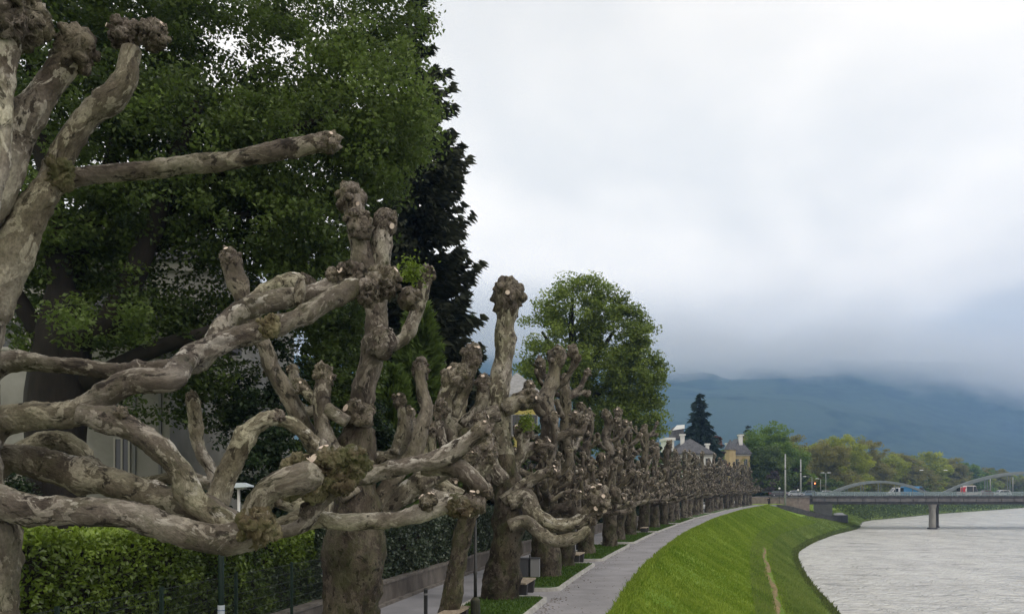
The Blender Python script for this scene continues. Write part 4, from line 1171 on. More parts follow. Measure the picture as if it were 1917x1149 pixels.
hedge('ivy_hedge', 'dark glossy ivy hedge growing on top of the long low stone wall', 21.4, 62, -7.78, -8.6, .72, hz_b, .13, L_IVY, 2.2, lambda x, y, z, zt: .42 + 0 * z)
hz_c = lambda y: 3.4 + .4 * fbm(np.c_[y * .3, y * 0, y * 0 + 9], 2)
hedge('garden_hedge', 'far dark hedge along the road behind the distant pollard trunks', 62, 182, -7.78, -9, .5, hz_c, .3, L_DARK, 1.6, lambda x, y, z, zt: .5 + 0 * z)

# low wall with coping
def ribbon_wall(name, label, cat, y0, y1, xa, xb, z0, z1, m, step=1.0, parts=()):
    root = thing(name, label, cat, (float(EX(y0)) + xa, y0, 0)); base = np.array([float(EX(y0)) + xa, y0, 0])
    for nm, a_, b_, c_, d_2, mm_ in [('wall', xa, xb, z0, z1, m)] + list(parts):
        ys_ = np.arange(y0, y1 + step, step); V = []; Fc = []
        for y in ys_:
            e = float(EX(y)); V += [(e + a_, y, c_), (e + a_, y, d_2), (e + b_, y, d_2), (e + b_, y, c_)]
        for i in range(len(ys_) - 1):
            for j in range(4): Fc.append([i * 4 + j, i * 4 + (j + 1) % 4, i * 4 + 4 + (j + 1) % 4, i * 4 + 4 + j])
        Fc += [[0, 1, 2, 3], [len(V) - 4 + k for k in (3, 2, 1, 0)]]
        me = make_mesh(nm, np.array(V) - base, Fc, mm_, smooth=False)
        bm = bmesh.new(); bm.from_mesh(me); bmesh.ops.recalc_face_normals(bm, faces=bm.faces); bm.to_mesh(me); bm.free()
        obj(nm, me, root)
STONE = simple('damp_stone', (.075, .065, .058), (.16, .142, .125), 1.5, .9, .5, .02, sc=(1, 1, .5))
COPING = simple('coping_stone', (.10, .088, .078), (.19, .17, .15), 3, .9, .4, .01)
ribbon_wall('garden_wall', 'long low brown stone wall under the ivy hedge beside the road', 'wall', 17.5, 183, -7.85, -7.58, 0, .66, STONE, 1.0,
            [('coping', -7.88, -7.54, .663, .74, COPING), ('plinth', -7.66, -7.42, 0, .10, COPING)])

# bright young shoots on two of the pollards
for nm_, (px, py, Y), r_, lb in (('foliage', (770, 508, 14.0), .22, B), ('foliage', (985, 790, 26.0), .24, D), ('foliage', (1190 - 200, 700, 26), .01, D)):
    if r_ < .05: continue
    n = 420; g_ = RNG.normal(size=(n, 3)) * r_ * .55
    base = np.array([lb.location[0], lb.location[1], 0])
    leaves(nm_, P(px, py, Y) + g_ - base, .07 + .02 * (Y > 20), L_HEDGE, RNG.uniform(.3, .9, n), lb, .3)

# ---- belt of trees beyond the bridge: each stands on the bank where the picture shows it
def bank_Y(px, off=-4):
    for Y in np.arange(205, 520, 1.0):
        if float(EX(Y)) + off > (px - CX) / F * Y: return Y
    return 520
TG = 'trees along the far bank beyond the bridge'
belt = [(1388, 806, 228, 26, L_GR, 'dark green round tree just right of the yellow villa roof'), (1440, 793, 236, 46, L_GR, 'big round fresh-green tree behind the two tall poles'),
    (1478, 812, 250, 30, L_OL, 'olive tree squeezed between the fresh-green and the yellow-green crowns'), (1425, 830, 222, 40, L_MAPLE, 'dark green tree crown low behind the left tall pole'),
    (1525, 826, 0, 44, L_OL, 'budding olive tree behind the left end of the small bridge arch'), (1568, 811, 0, 48, L_YG, 'yellow-green broad tree above the start of the small arch'),
    (1612, 822, 0, 42, L_OL, 'brown-olive budding tree above the top of the small arch'), (1650, 842, 0, 36, L_YG, 'yellow-green tree above the right half of the small arch'),
    (1690, 846, 0, 38, L_OL, 'olive-brown tree above the blue van'), (1730, 846, 0, 38, L_YG, 'yellowish tree above the meeting point of the two arches'),
    (1770, 856, 0, 36, L_OL, 'olive tree above the foot of the large arch'), (1805, 864, 0, 34, L_GR, 'green tree above the red and white van'),
    (1842, 874, 0, 32, L_OL, 'olive tree above the white hatchback'), (1878, 882, 0, 28, L_GR, 'green tree under the rising large arch'),
    (1908, 888, 0, 26, L_YG, 'yellow-green tree at the right edge of the photo'), (1940, 890, 0, 26, L_GR, 'green tree just cut by the right edge of the photo')]
for i, (px, ty, Y, hw, m_, lab) in enumerate(belt):
    Y = Y or bank_Y(px, -9)
    x = P(px, 0, Y)[0]; H = P(0, ty, Y)[2]; w_ = hw * Y / F * 1.15
    rs = np.random.default_rng(900 + i)
    lobes = [(x + rs.normal(0, w_ * .3), Y + rs.normal(0, 2), H * zf_, w_ * s_, w_ * s_, H * .22, 1.2, .5 + rs.normal(0, .12)) for zf_, s_ in ((.16, 1.0), (.32, 1.1), (.48, 1.1), (.63, .95), (.77, .7))]
    lobes += [(x + rs.uniform(-.8, .8) * w_, Y + rs.normal(0, 2), H * rs.uniform(.3, .66), w_ * .5, w_ * .4, H * .12, 1, .5 + rs.normal(0, .2)) for _ in range(4)]
    broadleaf('bank_tree', lab, 'tree', (x, Y, 0), lobes, 2.1, .42 + Y * .0006, m_, (), 1.9, [(x, Y, 0, .35), (x, Y, H * .35, .28), (x, Y, H * .7, .12)], TG, .4)
BG = 'low bushes on the bank behind the bridge deck'
for i, px in enumerate([1500, 1530, 1560, 1590, 1620, 1652, 1685, 1718, 1750, 1785, 1820, 1855, 1890, 1920]):
    Y = bank_Y(px, 1.5) ; x = P(px, 0, Y)[0]; w_ = 26 * Y / F
    rs = np.random.default_rng(950 + i)
    H = P(0, rs.uniform(884, 902), Y)[2]
    lobes = [(x + rs.uniform(-.6, .6) * w_, Y + rs.normal(0, 1.5), H * z_, w_ * .7, w_ * .7, H * .28, 1, .45 + rs.normal(0, .15)) for z_ in (.2, .4, .6, .75)]
    broadleaf('bank_bush', 'brownish budding bush on the river bank, seen between bridge deck and arches', 'bush', (x, Y, 0), lobes, 1.5, .65, [L_OL, L_LINDEN, L_YG][i % 3] if i > 2 else L_MAPLE, (), 1.1, None, BG, .3)
# reeds and shrubs covering the far embankment
n = 26000
yy = 215 + RNG.random(n) * 290; e_, s_ = EX(yy), SX(yy)
u_ = RNG.random(n); xx = e_ + (s_ - e_) * (u_ * 1.0)
zz_ = ground_z(xx, yy) + RNG.random(n) * 1.6
sel = (yy > 250) | (u_ < .15)
leaves('bank_reeds', np.c_[xx, yy, zz_][sel], .75, leaf_mat('reed_leaf', (.035, .055, .018), (.10, .13, .045), .25, .8, None, .1), (.4 + .5 * fbm(np.c_[xx * .1, yy * .1, zz_], 2))[sel], None, .1, .5, kind='stuff')

# copper tree, bare purple tree at the far villas
def far_tree(lab, px, ty, Y, hw, m_, by=905, lf=.6, name='garden_tree'):
    x = P(px, 0, Y)[0]; H = P(0, ty, Y)[2]; w_ = hw * Y / F; rs = np.random.default_rng(px)
    lobes = [(x + rs.normal(0, w_ * .25), Y + rs.normal(0, 1), H * z_, w_ * s_, w_ * s_, H * .18, 1, .5 + rs.normal(0, .15)) for z_, s_ in ((.4, .8), (.55, .9), (.7, .7), (.82, .5))]
    broadleaf(name, lab, 'tree', (x, Y, 0), lobes, 1.6, lf, m_, (), 1.0, [(x, Y, 0, .3), (x, Y, H * .6, .2)], None, .4)
far_tree('reddish-brown leafing tree right of the bluish spruce', 1340, 795, 198, 20, L_RED)
far_tree('bare purplish tree in front of the bluish spruce', 1292, 818, 178, 30, L_TWIG)
far_tree('bare greyish twiggy tree between the white villa and the yellow house', 1352, 832, 200, 12, L_TWIG)
far_tree('pale budding tree behind the reddish-brown one', 1378, 802, 244, 26, L_OL)
far_tree('pale green budding tree just right of the round green tree', 1228, 830, 130, 14, L_GR)
far_tree('bare twiggy bush at the end of the pollard row beside the left tall pole', 1448, 872, 214, 22, L_TWIG)
far_tree('bare twiggy bush behind the second tall pole', 1492, 874, 230, 20, L_TWIG)
# ================================================================== BUILDINGS, BRIDGE, VEHICLES, FURNITURE
STUCCO = simple('grey_white_stucco', (.19, .186, .172), (.29, .285, .27), .5, .9, .2, .01)
WHITE = simple('white_render', (.55, .545, .53), (.68, .67, .65), .5, .9, .2, .01)
YELLOW = simple('ochre_render', (.36, .28, .15), (.44, .35, .20), .6, .9, .2, .01)
YELLOW2 = simple('lemon_render', (.50, .43, .12), (.60, .52, .18), .6, .9, .2, .01)
SLATE = simple('slate_roof', (.055, .055, .065), (.11, .11, .12), 2, .7, .5, .03)
TIN = simple('ribbed_tin_roof', (.20, .20, .20), (.30, .30, .30), 3, .5, .2, .01)
GLASS = mat('window_glass', (.03, .035, .04), .12, .6)
FRAME = mat('window_frame_paint', (.32, .31, .29), .6, .3)
SHUT = mat('grey_shutter', (.16, .165, .17), .7, .3)
def window(root, x, y, z, w, h, nrm, rev=.12):
    """nrm: 'y-' facade facing the camera at y, or 'x+' side facade at x"""
    f = MB(); g_ = MB(); s_ = MB(); th = .07
    def bx(mb, u0, u1, v0, v1, d0, d1):
        if nrm == 'y-': mb.box(x + u0, x + u1, y - d1, y - d0, z + v0, z + v1)
        else: mb.box(x + d0, x + d1, y + u0, y + u1, z + v0, z + v1)
    bx(g_, -w / 2 + th, w / 2 - th, th, h - th, .004, .02)
    for u0, u1, v0, v1 in ((-w / 2, w / 2, 0, th), (-w / 2, w / 2, h - th, h), (-w / 2, -w / 2 + th, th, h - th), (w / 2 - th, w / 2, th, h - th), (-th / 2, th / 2, th, h - th)):
        bx(f, u0, u1, v0, v1, .003, .06)
    bx(s_, -w / 2 - .1, w / 2 + .1, -.1, -.005, .003, .16)
    fo = f.build('window', FRAME, root); g_.build('pane', GLASS, fo); s_.build('sill', FRAME, fo)
    return fo
def hip_roof(x0, x1, y0, y1, z0, z1, ov=.5, ridge=.5):
    mb = MB(); xm = (x0 + x1) / 2; ym = (y0 + y1) / 2; x0 -= ov; x1 += ov; y0 -= ov; y1 += ov
    lx, ly = (x1 - x0) * ridge / 2, (y1 - y0) * ridge / 2
    if (x1 - x0) > (y1 - y0): r0, r1 = (xm - lx, ym, z1), (xm + lx, ym, z1)
    else: r0, r1 = (xm, ym - ly, z1), (xm, ym + ly, z1)
    V_ = [(x0, y0, z0), (x1, y0, z0), (x1, y1, z0), (x0, y1, z0), (x0, y0, z0 + .25), (x1, y0, z0 + .25), (x1, y1, z0 + .25), (x0, y1, z0 + .25), r0, r1]
    F_ = [[3, 2, 1, 0], [0, 1, 5, 4], [1, 2, 6, 5], [2, 3, 7, 6], [3, 0, 4, 7]]
    if (x1 - x0) > (y1 - y0): F_ += [[4, 5, 9, 8], [5, 6, 9], [6, 7, 8, 9], [7, 4, 8]]
    else: F_ += [[4, 5, 8], [5, 6, 9, 8], [6, 7, 9], [7, 4, 8, 9]]
    return mb.add(V_, F_)
def house(name, label, x0, x1, y0, y1, ze, zr, wm, rm, rows, wins=(1.1, 1.7), sidewin=True, nx=3, chim=()):
    root = thing(name, label, 'house')
    w_ = MB(); w_.box(x0, x1, y0, y1, -.3, ze); wl = w_.build('wall', wm, root)
    c_b = MB(); c_b.box(x0 - .18, x1 + .18, y0 - .18, y1 + .18, ze - .45, ze - .005); c_b.build('cornice', FRAME, root)
    r_ = hip_roof(x0, x1, y0, y1, ze + .01, zr).build('roof', rm, root)
    for (cx, cy, cz0, cz1, cw) in chim:
        c_b = MB(); c_b.box(cx - cw / 2, cx + cw / 2, cy - cw / 2, cy + cw / 2, cz0, cz1); c_b.box(cx - cw * .75, cx + cw * .75, cy - cw * .75, cy + cw * .75, cz1, cz1 + .35)
        c_b.build('chimney', WHITE, r_)
    for z in rows:
        for k in range(nx):
            window(root, x0 + (x1 - x0) * (k + .5) / nx, y0, z, wins[0], wins[1], 'y-')
        if sidewin:
            for k in range(max(2, int((y1 - y0) / 3.5))):
                window(root, x1, y0 + (y1 - y0) * (k + .5) / max(2, int((y1 - y0) / 3.5)), z, wins[0], wins[1], 'x+')
    return root
hx = P(400, 0, 38)[0]
h1 = house('villa', 'large grey-white villa glimpsed behind the big dark leafy tree at the left', hx - 19, hx, 38, 52, 14.5, 19.5, STUCCO, SLATE, (10.4,), (1.2, 2.1), False, 5)
# low white garden house whose window shows under the limbs
hx = P(318, 0, 30)[0]
g1 = house('garden_house', 'low white garden house with a tall narrow window under the arching limbs', P(120, 0, 30)[0], hx, 30, 36, 9.8, 11.6, STUCCO, SLATE, (), nx=1)
window(g1, P(229, 0, 30)[0], 30, 3.95, .62, 1.7, 'y-')
for px in (252, 300):
    q = MB(); xx_ = P(px, 0, 30)[0]; q.box(xx_ - .05, xx_ + .05, 29.95, 29.998, 0, 9.3); q.build('downpipe', SHUT, g1)
# yellow villa behind tree D
house('villa', 'yellow villa with a ribbed grey roof just right of the tall lone plane stem', P(930, 0, 64)[0], P(1006, 0, 64)[0] , 64, 74, 10.6 + .4, 13.4, YELLOW2, TIN, (1.5, 4.7, 8.0), (.9, 1.7), True, 4)
# far white villa
v = house('villa', 'far white villa with a dark roof, slim white chimney and stepped attic', P(1262, 0, 168)[0], P(1334, 0, 168)[0], 168, 180, 11.0, 14.5, WHITE, SLATE, (2, 5.3, 8.4), (1.0, 1.8), True, 4,
          [(P(1326, 0, 168)[0], 169.0, 10.8, 13.0, .7), (P(1285, 0, 168)[0], 172, 12, 15.2, .8)])
q = MB(); q.box(P(1247, 0, 172)[0], P(1262, 0, 172)[0], 172, 178, 0, 14.2); q.box(P(1245, 0, 172)[0], P(1264, 0, 172)[0], 171.6, 178.3, 14.2, 14.8); q.build('stair_tower', WHITE, v)
q = MB(); xa_, xb_ = P(1258, 0, 174)[0], P(1280, 0, 174)[0]
q.prism([(xa_, 14.6), (xb_, 14.6), (xb_, 17.0), (xb_ - .5, 17.6), (xa_ + .9, 17.4), (xa_ + .2, 16.6)], 'y', 174, 178); q.build('attic_dormer', SLATE, v)
q = MB(); q.prism([(xa_ + .1, 16.5), (xb_ + .1, 16.9), (xb_ + .1, 17.75), (xa_ + 1.0, 17.6)], 'y', 173.6, 173.98); q.build('attic_light', mat('white_sheet_roof', (.8, .8, .8), .4), v)
# far yellow house with turret
v = house('villa', 'far ochre yellow house with steep slate roof and white chimney, left of the bridge', P(1372, 0, 222)[0], P(1404, 0, 222)[0], 222, 232, 13.4, 18.0, YELLOW, SLATE, (3, 6.6, 10.2), (1.0, 1.9), True, 2,
          [(P(1389, 0, 222)[0], 223.5, 15, 18.6, 1.0), (P(1366, 0, 222)[0] + .5, 226, 12, 16.4, .9)])
q = MB(); tx = P(1368, 0, 221)[0]
for k, (z0, z1) in enumerate(((0, 14.6),)):
    n_ = 8; ring = [(tx + 1.5 * math.cos(i * math.pi / 4 + .39), 221.6 + 1.5 * math.sin(i * math.pi / 4 + .39)) for i in range(8)]; q.prism(ring, 'z', z0, z1)
q.build('turret', YELLOW, v)
q = MB(); V_ = [(tx + 1.85 * math.cos(i * math.pi / 4 + .39), 221.6 + 1.85 * math.sin(i * math.pi / 4 + .39), 14.61) for i in range(8)] + [(tx, 221.6, 17.6)]
q.add(V_, [[i, (i + 1) % 8, 8] for i in range(8)] + [list(range(8))[::-1]]); q.build('turret_roof', SLATE, v)

# ------------------------------------------------------------------ bridge
BRY0, BRY1 = 200.0, 212.0
CONC = simple('bridge_concrete', (.085, .08, .083), (.14, .135, .132), .8, .85, .3, .01)
DARKC = simple('weathered_dark_concrete', (.035, .034, .036), (.07, .068, .07), 1.2, .9, .3, .01)
STEEL = simple('painted_grey_steel', (.12, .145, .15), (.17, .195, .20), .8, .5, .1, .005, .4)
RAILM = mat('railing_steel', (.22, .28, .29), .5, .4)
br = thing('river_bridge', 'low road bridge over the river with two light grey steel arches and one round pier', 'bridge', (106, 206, 0))
BB = (106.0, 206.0)
def lx(px, Y=BRY0): return P(px, 0, Y)[0] - BB[0]
def ly(Y): return Y - BB[1]
ZD = CAMZ - 14 / F * BRY0       # deck level ~1.8
q = MB(); q.box(lx(1516), 240, ly(BRY0 + .25), ly(BRY1 - .25), ZD - .55, ZD); q.build('deck', CONC, br)
for k, (Y0, Y1) in enumerate(((BRY0, BRY0 + .24), (BRY1 - .24, BRY1))):
    q = MB(); q.box(lx(1516), 240, ly(Y0) - (.06 if k == 0 else 0), ly(Y1) + (.06 if k else 0), ZD - .28, ZD + .14); q.build('kerb_beam', DARKC, br)
q = MB(); q.box(lx(1516), 240, ly(BRY0 + .30), ly(BRY0 + 1.1), ZD - 1.95, ZD - .56); q.box(lx(1516), 240, ly(BRY1 - 1.1), ly(BRY1 - .3), ZD - 1.95, ZD - .56); q.build('girder', DARKC, br)
for k, px in enumerate(np.arange(1521, 2300, 23.6)):
    q = MB(); x0 = lx(px); x1 = lx(px + 22.4); q.box(x0, x1, ly(BRY0) - .10, ly(BRY0) + .0, ZD - 1.30, ZD - .45); q.build('fascia_panel', CONC, br)
# arches
def arch(p0, p1, rise, Y, n=28, r0=.29, name='arch_rib', steel=STEEL):
    x0, x1 = P(p0 + (5 if Y > 205 else 0), 0, Y)[0], P(p1 + (5 if Y > 205 else 0), 0, Y)[0]
    q = MB(); V_ = []; hw = .30
    for i in range(n + 1):
        t_ = i / n; x = x0 + (x1 - x0) * t_; z = ZD + rise * 4 * t_ * (1 - t_)
        sl_ = rise * 4 * (1 - 2 * t_) / (x1 - x0); nl = math.hypot(1, sl_); nx_, nz_ = -sl_ / nl, 1 / nl; hh = r0
        for dy, s_ in ((-hw, -1), (-hw, 1), (hw, 1), (hw, -1)): V_.append((x - BB[0] + nx_ * hh * s_, ly(Y) + dy, z + nz_ * hh * s_))
    Fq = []
    for i in range(n):
        for j in range(4): Fq.append([i * 4 + j, i * 4 + (j + 1) % 4, i * 4 + 4 + (j + 1) % 4, i * 4 + 4 + j])
    Fq += [[0, 1, 2, 3], [n * 4 + k for k in (3, 2, 1, 0)]]
    q.add(V_, Fq); ro = q.build(name, steel, br)
    return x0, x1, rise
for Y in (BRY0 + 2.1, BRY1 - 2.1):
    for p0, p1, rise, hang in ((1543, 1745, 3.75, (.19, .34, .50, .66, .82)), (1752, 2104, 6.1, (.14, .26, .38, .50, .62, .74, .86))):
        x0, x1, _ = arch(p0, p1, rise, Y)
        for t_ in hang:
            q = MB(); x = x0 + (x1 - x0) * t_ - BB[0]; zt = ZD + rise * 4 * t_ * (1 - t_); q.tube([(x, ly(Y), ZD), (x, ly(Y), zt)], [.11, .11], 8); q.build('hanger', STEEL, br)
# pier
q = MB(); px_ = lx(1750.5); prof = [(-7.2, 1.05), (-6.15, 1.05), (-6.1, .84), (-1.2, .80), (-.6, .95), (ZD - 1.96, 1.1)]
q.tube([(px_, ly(BRY0 + 1.3), z) for z, _ in prof], [r for _, r in prof], 20); q.build('pier', simple('pier_concrete', (.17, .165, .15), (.27, .26, .24), .9, .9, .4, .02, sc=(1, 1, .3)), br)
q = MB(); q.tube([(px_, ly(BRY0 + 1.3), -6.9), (px_, ly(BRY0 + 1.3), -6.0)], [1.25, 1.15], 20); q.build('pier_foot', DARKC, br)
q = MB(); q.tube([(lx(1751, BRY1 - 1.3), ly(BRY1 - 1.3), z) for z, _ in prof], [r for _, r in prof], 20); q.build('pier', CONC, br)
# railings
for Y in (BRY0 + .12, BRY1 - .12):
    q = MB(); q.box(lx(1445), 240, ly(Y) - .03, ly(Y) + .03, ZD + 1.12, ZD + 1.20); q.build('handrail', RAILM, br)
    q = MB(); m_ = bpy.data.materials.get('railing_mesh') or mat('railing_mesh', (.20, .26, .27), .4, .5)
    m_.node_tree.nodes['Principled BSDF'].inputs['Alpha'].default_value = .45
    q.box(lx(1520), 240, ly(Y) - .01, ly(Y) + .01, ZD + .16, ZD + 1.11); q.build('railing_mesh', m_, br)
    for k in range(46):
        q = MB(); x = lx(1522) + k * 3.5; q.box(x - .04, x + .04, ly(Y) - .07, ly(Y) - .035, ZD + .15, ZD + 1.19); q.build('railing_post', RAILM, br)
# abutment, approach and the ramp that dives under the deck
BRICK = simple('abutment_wall', (.16, .13, .115), (.24, .20, .18), 1.5, .9, .4, .02)
ap = thing('bridge_abutment', 'grey-brown abutment wall carrying the road to the left end of the bridge', 'wall', (72, 206, 0))
q = MB(); q.box(P(1440, 0, 201)[0] - 72, P(1516, 0, 200)[0] - 72 - .02, -5.9, 5.9, -5.5, ZD - .3); q.build('retaining_wall', BRICK, ap)
q = MB(); q.box(P(1436, 0, 201)[0] - 72, P(1516, 0, 200)[0] - 72 - .02, -6.1, 6.1, ZD - .295, ZD); q.build('road_slab', CONC, ap)
q = MB(); q.box(P(1528, 0, 211)[0] - 72, P(1562, 0, 211)[0] - 72, 6.3, 7.0, -5.5, ZD - .6); q.build('underpass_wall', WHITE, ap)
q = MB(); q.box(20 - 72, P(1436, 0, 201)[0] - 72 - .02, -6, 6, -.2, ZD - .2); q.build('approach_bank', BRICK, ap)
q = MB()
cl = [(EX(180) - 1.3, 180, .02), (EX(186) + .3, 186, .0), (EX(190) + 3.2, 190, -.6), (EX(195) + 6.5, 195, -1.8), (EX(201) + 10.5, 201, -2.9), (EX(208) + 13.5, 208, -3.2), (EX(216) + 13.5, 216, -3.3), (EX(226) + 11.5, 226, -3.4), (EX(240) + 9, 240, -3.4)]
pth = catmull([(a_, b_2, c_2, 1) for a_, b_2, c_2 in cl], 1.0)[:, :3]; T_ = np.gradient(pth, axis=0); nrm = np.stack([T_[:, 1], -T_[:, 0]], 1); nrm /= np.linalg.norm(nrm, axis=1)[:, None]
V_ = []
for p_, n2_ in zip(pth, nrm):
    for o_, dz in ((-1.5, -3), (-1.5, .012), (1.5, .012), (1.5, -3)): V_.append((p_[0] + n2_[0] * o_, p_[1] + n2_[1] * o_, p_[2] + dz))
Fq = []
for i in range(len(pth) - 1):
    for j in range(3): Fq.append([i * 4 + j, i * 4 + j + 1, i * 4 + 5 + j, i * 4 + 4 + j])
q.add(V_, Fq); q.build('ramp_path', simple('ramp_asphalt', (.20, .20, .21), (.27, .27, .28), 1, .85), kind='structure')
CUTN = len(pth) - 26
rw = thing('ramp_parapet', 'dark stone parapet along the path ramp diving under the bridge', 'wall', tuple(pth[6]))
q = MB(); V_ = []
sub = pth[6:CUTN]; sn = nrm[6:CUTN]
for p_, n2_ in zip(sub, sn):
    for o_, dz in ((1.5, -2.5), (1.5, .12), (1.75, .12), (1.75, -2.5)): V_.append((p_[0] + n2_[0] * o_ - pth[6][0], p_[1] + n2_[1] * o_ - pth[6][1], p_[2] + dz - pth[6][2]))
Fq = []
for i in range(len(sub) - 1):
    for j in range(4): Fq.append([i * 4 + j, i * 4 + (j + 1) % 4, i * 4 + 4 + (j + 1) % 4, i * 4 + 4 + j])
q.add(V_, Fq); q.build('parapet', DARKC, rw)

# ------------------------------------------------------------------ vehicles
TYRE = mat('tyre_rubber', (.02, .02, .02), .9, .2); RIM = mat('wheel_rim', (.35, .35, .36), .4, .5, .6)
LAMP = mat('headlamp_glass', (.75, .75, .72), .15, .6); TAIL = mat('tail_lamp', (.4, .02, .02), .25, .5); CARGL = mat('car_glass', (.02, .025, .03), .08, .7)
def paint(name, c):
    m = mat(name, c, .3, .5); m.node_tree.nodes['Principled BSDF'].inputs['Coat Weight'].default_value = .5; return m
def car(name, label, cat, x, y, z, rz, L, Wd, H, col, style='hatch', col2=None, stripe=None, group=None):
    root = thing(name, label, cat, (x, y, z), rz, group)
    h, w2 = L / 2, Wd / 2
    if style == 'van':
        lo = [(-h, .30), (h - .05, .30), (h, .55), (h - .05, .95), (h - .75, 1.12), (h - 1.55, H - .06), (h - 1.8, H), (-h + .15, H), (-h, H - .12)]
        wl = [(h - .93, 1.16), (h - 1.56, H - .16), (h - 2.35, H - .16), (h - 2.35, 1.16)]
        wn = [wl]
    elif style == 'mpv':
        lo = [(-h, .30), (h - .05, .30), (h, .55), (h - .05, .85), (h - .85, 1.02), (h - 1.5, H - .08), (h - 1.9, H), (-h + .25, H), (-h, H - .3)]
        wn = [[(h - .98, 1.06), (h - 1.55, H - .18), (h - 2.2, H - .16), (h - 2.2, 1.06)], [(h - 2.3, 1.06), (h - 2.3, H - .16), (-h + 1.6, H - .16), (-h + 1.6, 1.06)]]
    else:
        lo = [(-h, .28), (h - .05, .28), (h, .5), (h - .1, .74), (h - 1.05, .90), (h - 1.75, H - .08), (h - 2.2, H), (-h + .75, H - .03), (-h + .12, .98), (-h, .72)]
        wn = [[(h - 1.15, .93), (h - 1.78, H - .14), (h - 2.3, H - .10), (h - 2.3, .93)], [(h - 2.38, .93), (h - 2.38, H - .10), (-h + .85, H - .13), (-h + .42, .95)]]
    b_o = MB(); b_o.prism(lo, 'y', -w2, w2, 0, .05); bo = b_o.build('body', paint(name + '_paint', col), root, smooth=False)
    for s_ in (-1, 1):
        for k, poly in enumerate(wn):
            q = MB(); ya = s_ * (w2 - .02); q.prism(poly, 'y', min(ya, ya + s_ * .035), max(ya, ya + s_ * .035)); q.build('side_window', CARGL, root)
    # windscreen and rear glass lie on the sloping faces
    def slope(nm, pa, pb, m):
        pa = np.array(pa); pb = np.array(pb); d_ = pb - pa; n_ = np.array([d_[1], -d_[0]]); n_ /= np.linalg.norm(n_)
        if n_[0] * pa[0] < 0: n_ = -n_
        a_, c_2 = pa + d_ * .08, pa + d_ * .92; q = MB()
        q.prism([a_ - n_ * .02, c_2 - n_ * .02, c_2 + n_ * .02, a_ + n_ * .02], 'y', -w2 + .14, w2 - .14); q.build(nm, m, root)
    slope('windscreen', lo[4], lo[5], CARGL)
    slope('rear_window', lo[-2] if style == 'hatch' else (lo[-1][0], 1.15), lo[-3] if style == 'hatch' else (lo[-1][0], H - .3), CARGL)
    for sx_ in (h - .85, -h + .85):
        for s_ in (-1, 1):
            q = MB(); q.tube([(sx_, s_ * (w2 - .16), .32), (sx_, s_ * (w2 + .02), .32)], [.32, .32], 16); wh = q.build('wheel', TYRE, root)
            q = MB(); q.tube([(sx_, s_ * (w2 + .021), .32), (sx_, s_ * (w2 + .035), .32)], [.2, .19], 12); q.build('rim', RIM, wh)
    for s_ in (-1, 1):
        q = MB(); q.box(h - .12, h + .012, s_ * (w2 - .38) - .16, s_ * (w2 - .38) + .16, .60, .76); q.build('headlight', LAMP, root)
        q = MB(); q.box(-h - .012, -h + .1, s_ * (w2 - .2) - .1, s_ * (w2 - .2) + .1, .72, 1.0); q.build('tail_light', TAIL, root)
        q = MB(); q.box(lo[4][0] - .35, lo[4][0] - .15, s_ * (w2 + .02), s_ * (w2 + .17), lo[4][1] + .02, lo[4][1] + .17); q.build('wing_mirror', bo.data.materials[0], root)
    if stripe:
        for s_ in (-1, 1):
            q = MB(); ya = s_ * (w2 + .004); q.prism(stripe[0], 'y', min(ya - s_ * .02, ya + .008 * s_), max(ya - s_ * .02, ya + .008 * s_)); q.build('livery_panel', stripe[1], root)
    return root
zc = ZD + .005
def cx(px, Y): return P(px, 0, Y)[0]
WHT = (.72, .72, .72)
car('van', 'white delivery van driving left just behind the blue van', 'van', cx(1681, 208), 208.2, zc, R(180), 5.2, 1.95, 2.25, WHT, 'van')
car('van', 'bright blue van driving right under the end of the small arch', 'van', cx(1713, 204), 204.4, zc, 0, 6.3, 2.0, 2.55, (.05, .24, .48), 'van')
redm = mat('red_livery', (.65, .04, .06), .35, .5)
car('van', 'white high-roofed van with a large red side panel under the rise of the large arch', 'van', cx(1816, 204), 204.4, zc, 0, 5.5, 1.95, 2.75, (.75, .68, .67), 'mpv', None,
    ([(-2.68, .9), (-2.68, 2.3), (-1.2, 2.45), (-1.6, 1.6), (-1.2, .9)], redm))
car('car', 'dark red car half hidden behind the red and white van', 'car', cx(1843, 208), 208.2, zc, R(180), 4.2, 1.75, 1.5, (.16, .02, .03))
car('car', 'small white hatchback driving left near the right edge', 'car', cx(1875, 208), 208.2, zc, R(180), 4.7, 1.78, 1.6, (.68, .70, .72))
car('car', 'silver car driving onto the bridge beside the double street lamp', 'car', cx(1543, 208), 208.2, zc, R(180), 4.5, 1.78, 1.5, (.50, .53, .56))
car('car', 'blue-grey car following at the left end of the bridge', 'car', cx(1512, 208), 208.2, zc, R(180), 4.5, 1.78, 1.5, (.16, .22, .28))
car('car', 'light grey car between the two tall poles', 'car', cx(1490, 204), 204.4, zc, 0, 4.4, 1.78, 1.5, (.35, .38, .41))
car('car', 'dark car left of the left tall pole', 'car', cx(1458, 204), 204.4, zc, 0, 4.4, 1.78, 1.45, (.05, .05, .06))
car('car', 'black and white parked car at the far end of the promenade', 'car', cx(1371, 172), 172, .01, R(70), 4.0, 1.7, 1.5, (.04, .04, .045))
car('car', 'white car glimpsed low between the distant plane trunks', 'car', cx(1322, 140), 140, .01, R(70), 4.0, 1.7, 1.4, (.7, .7, .7))

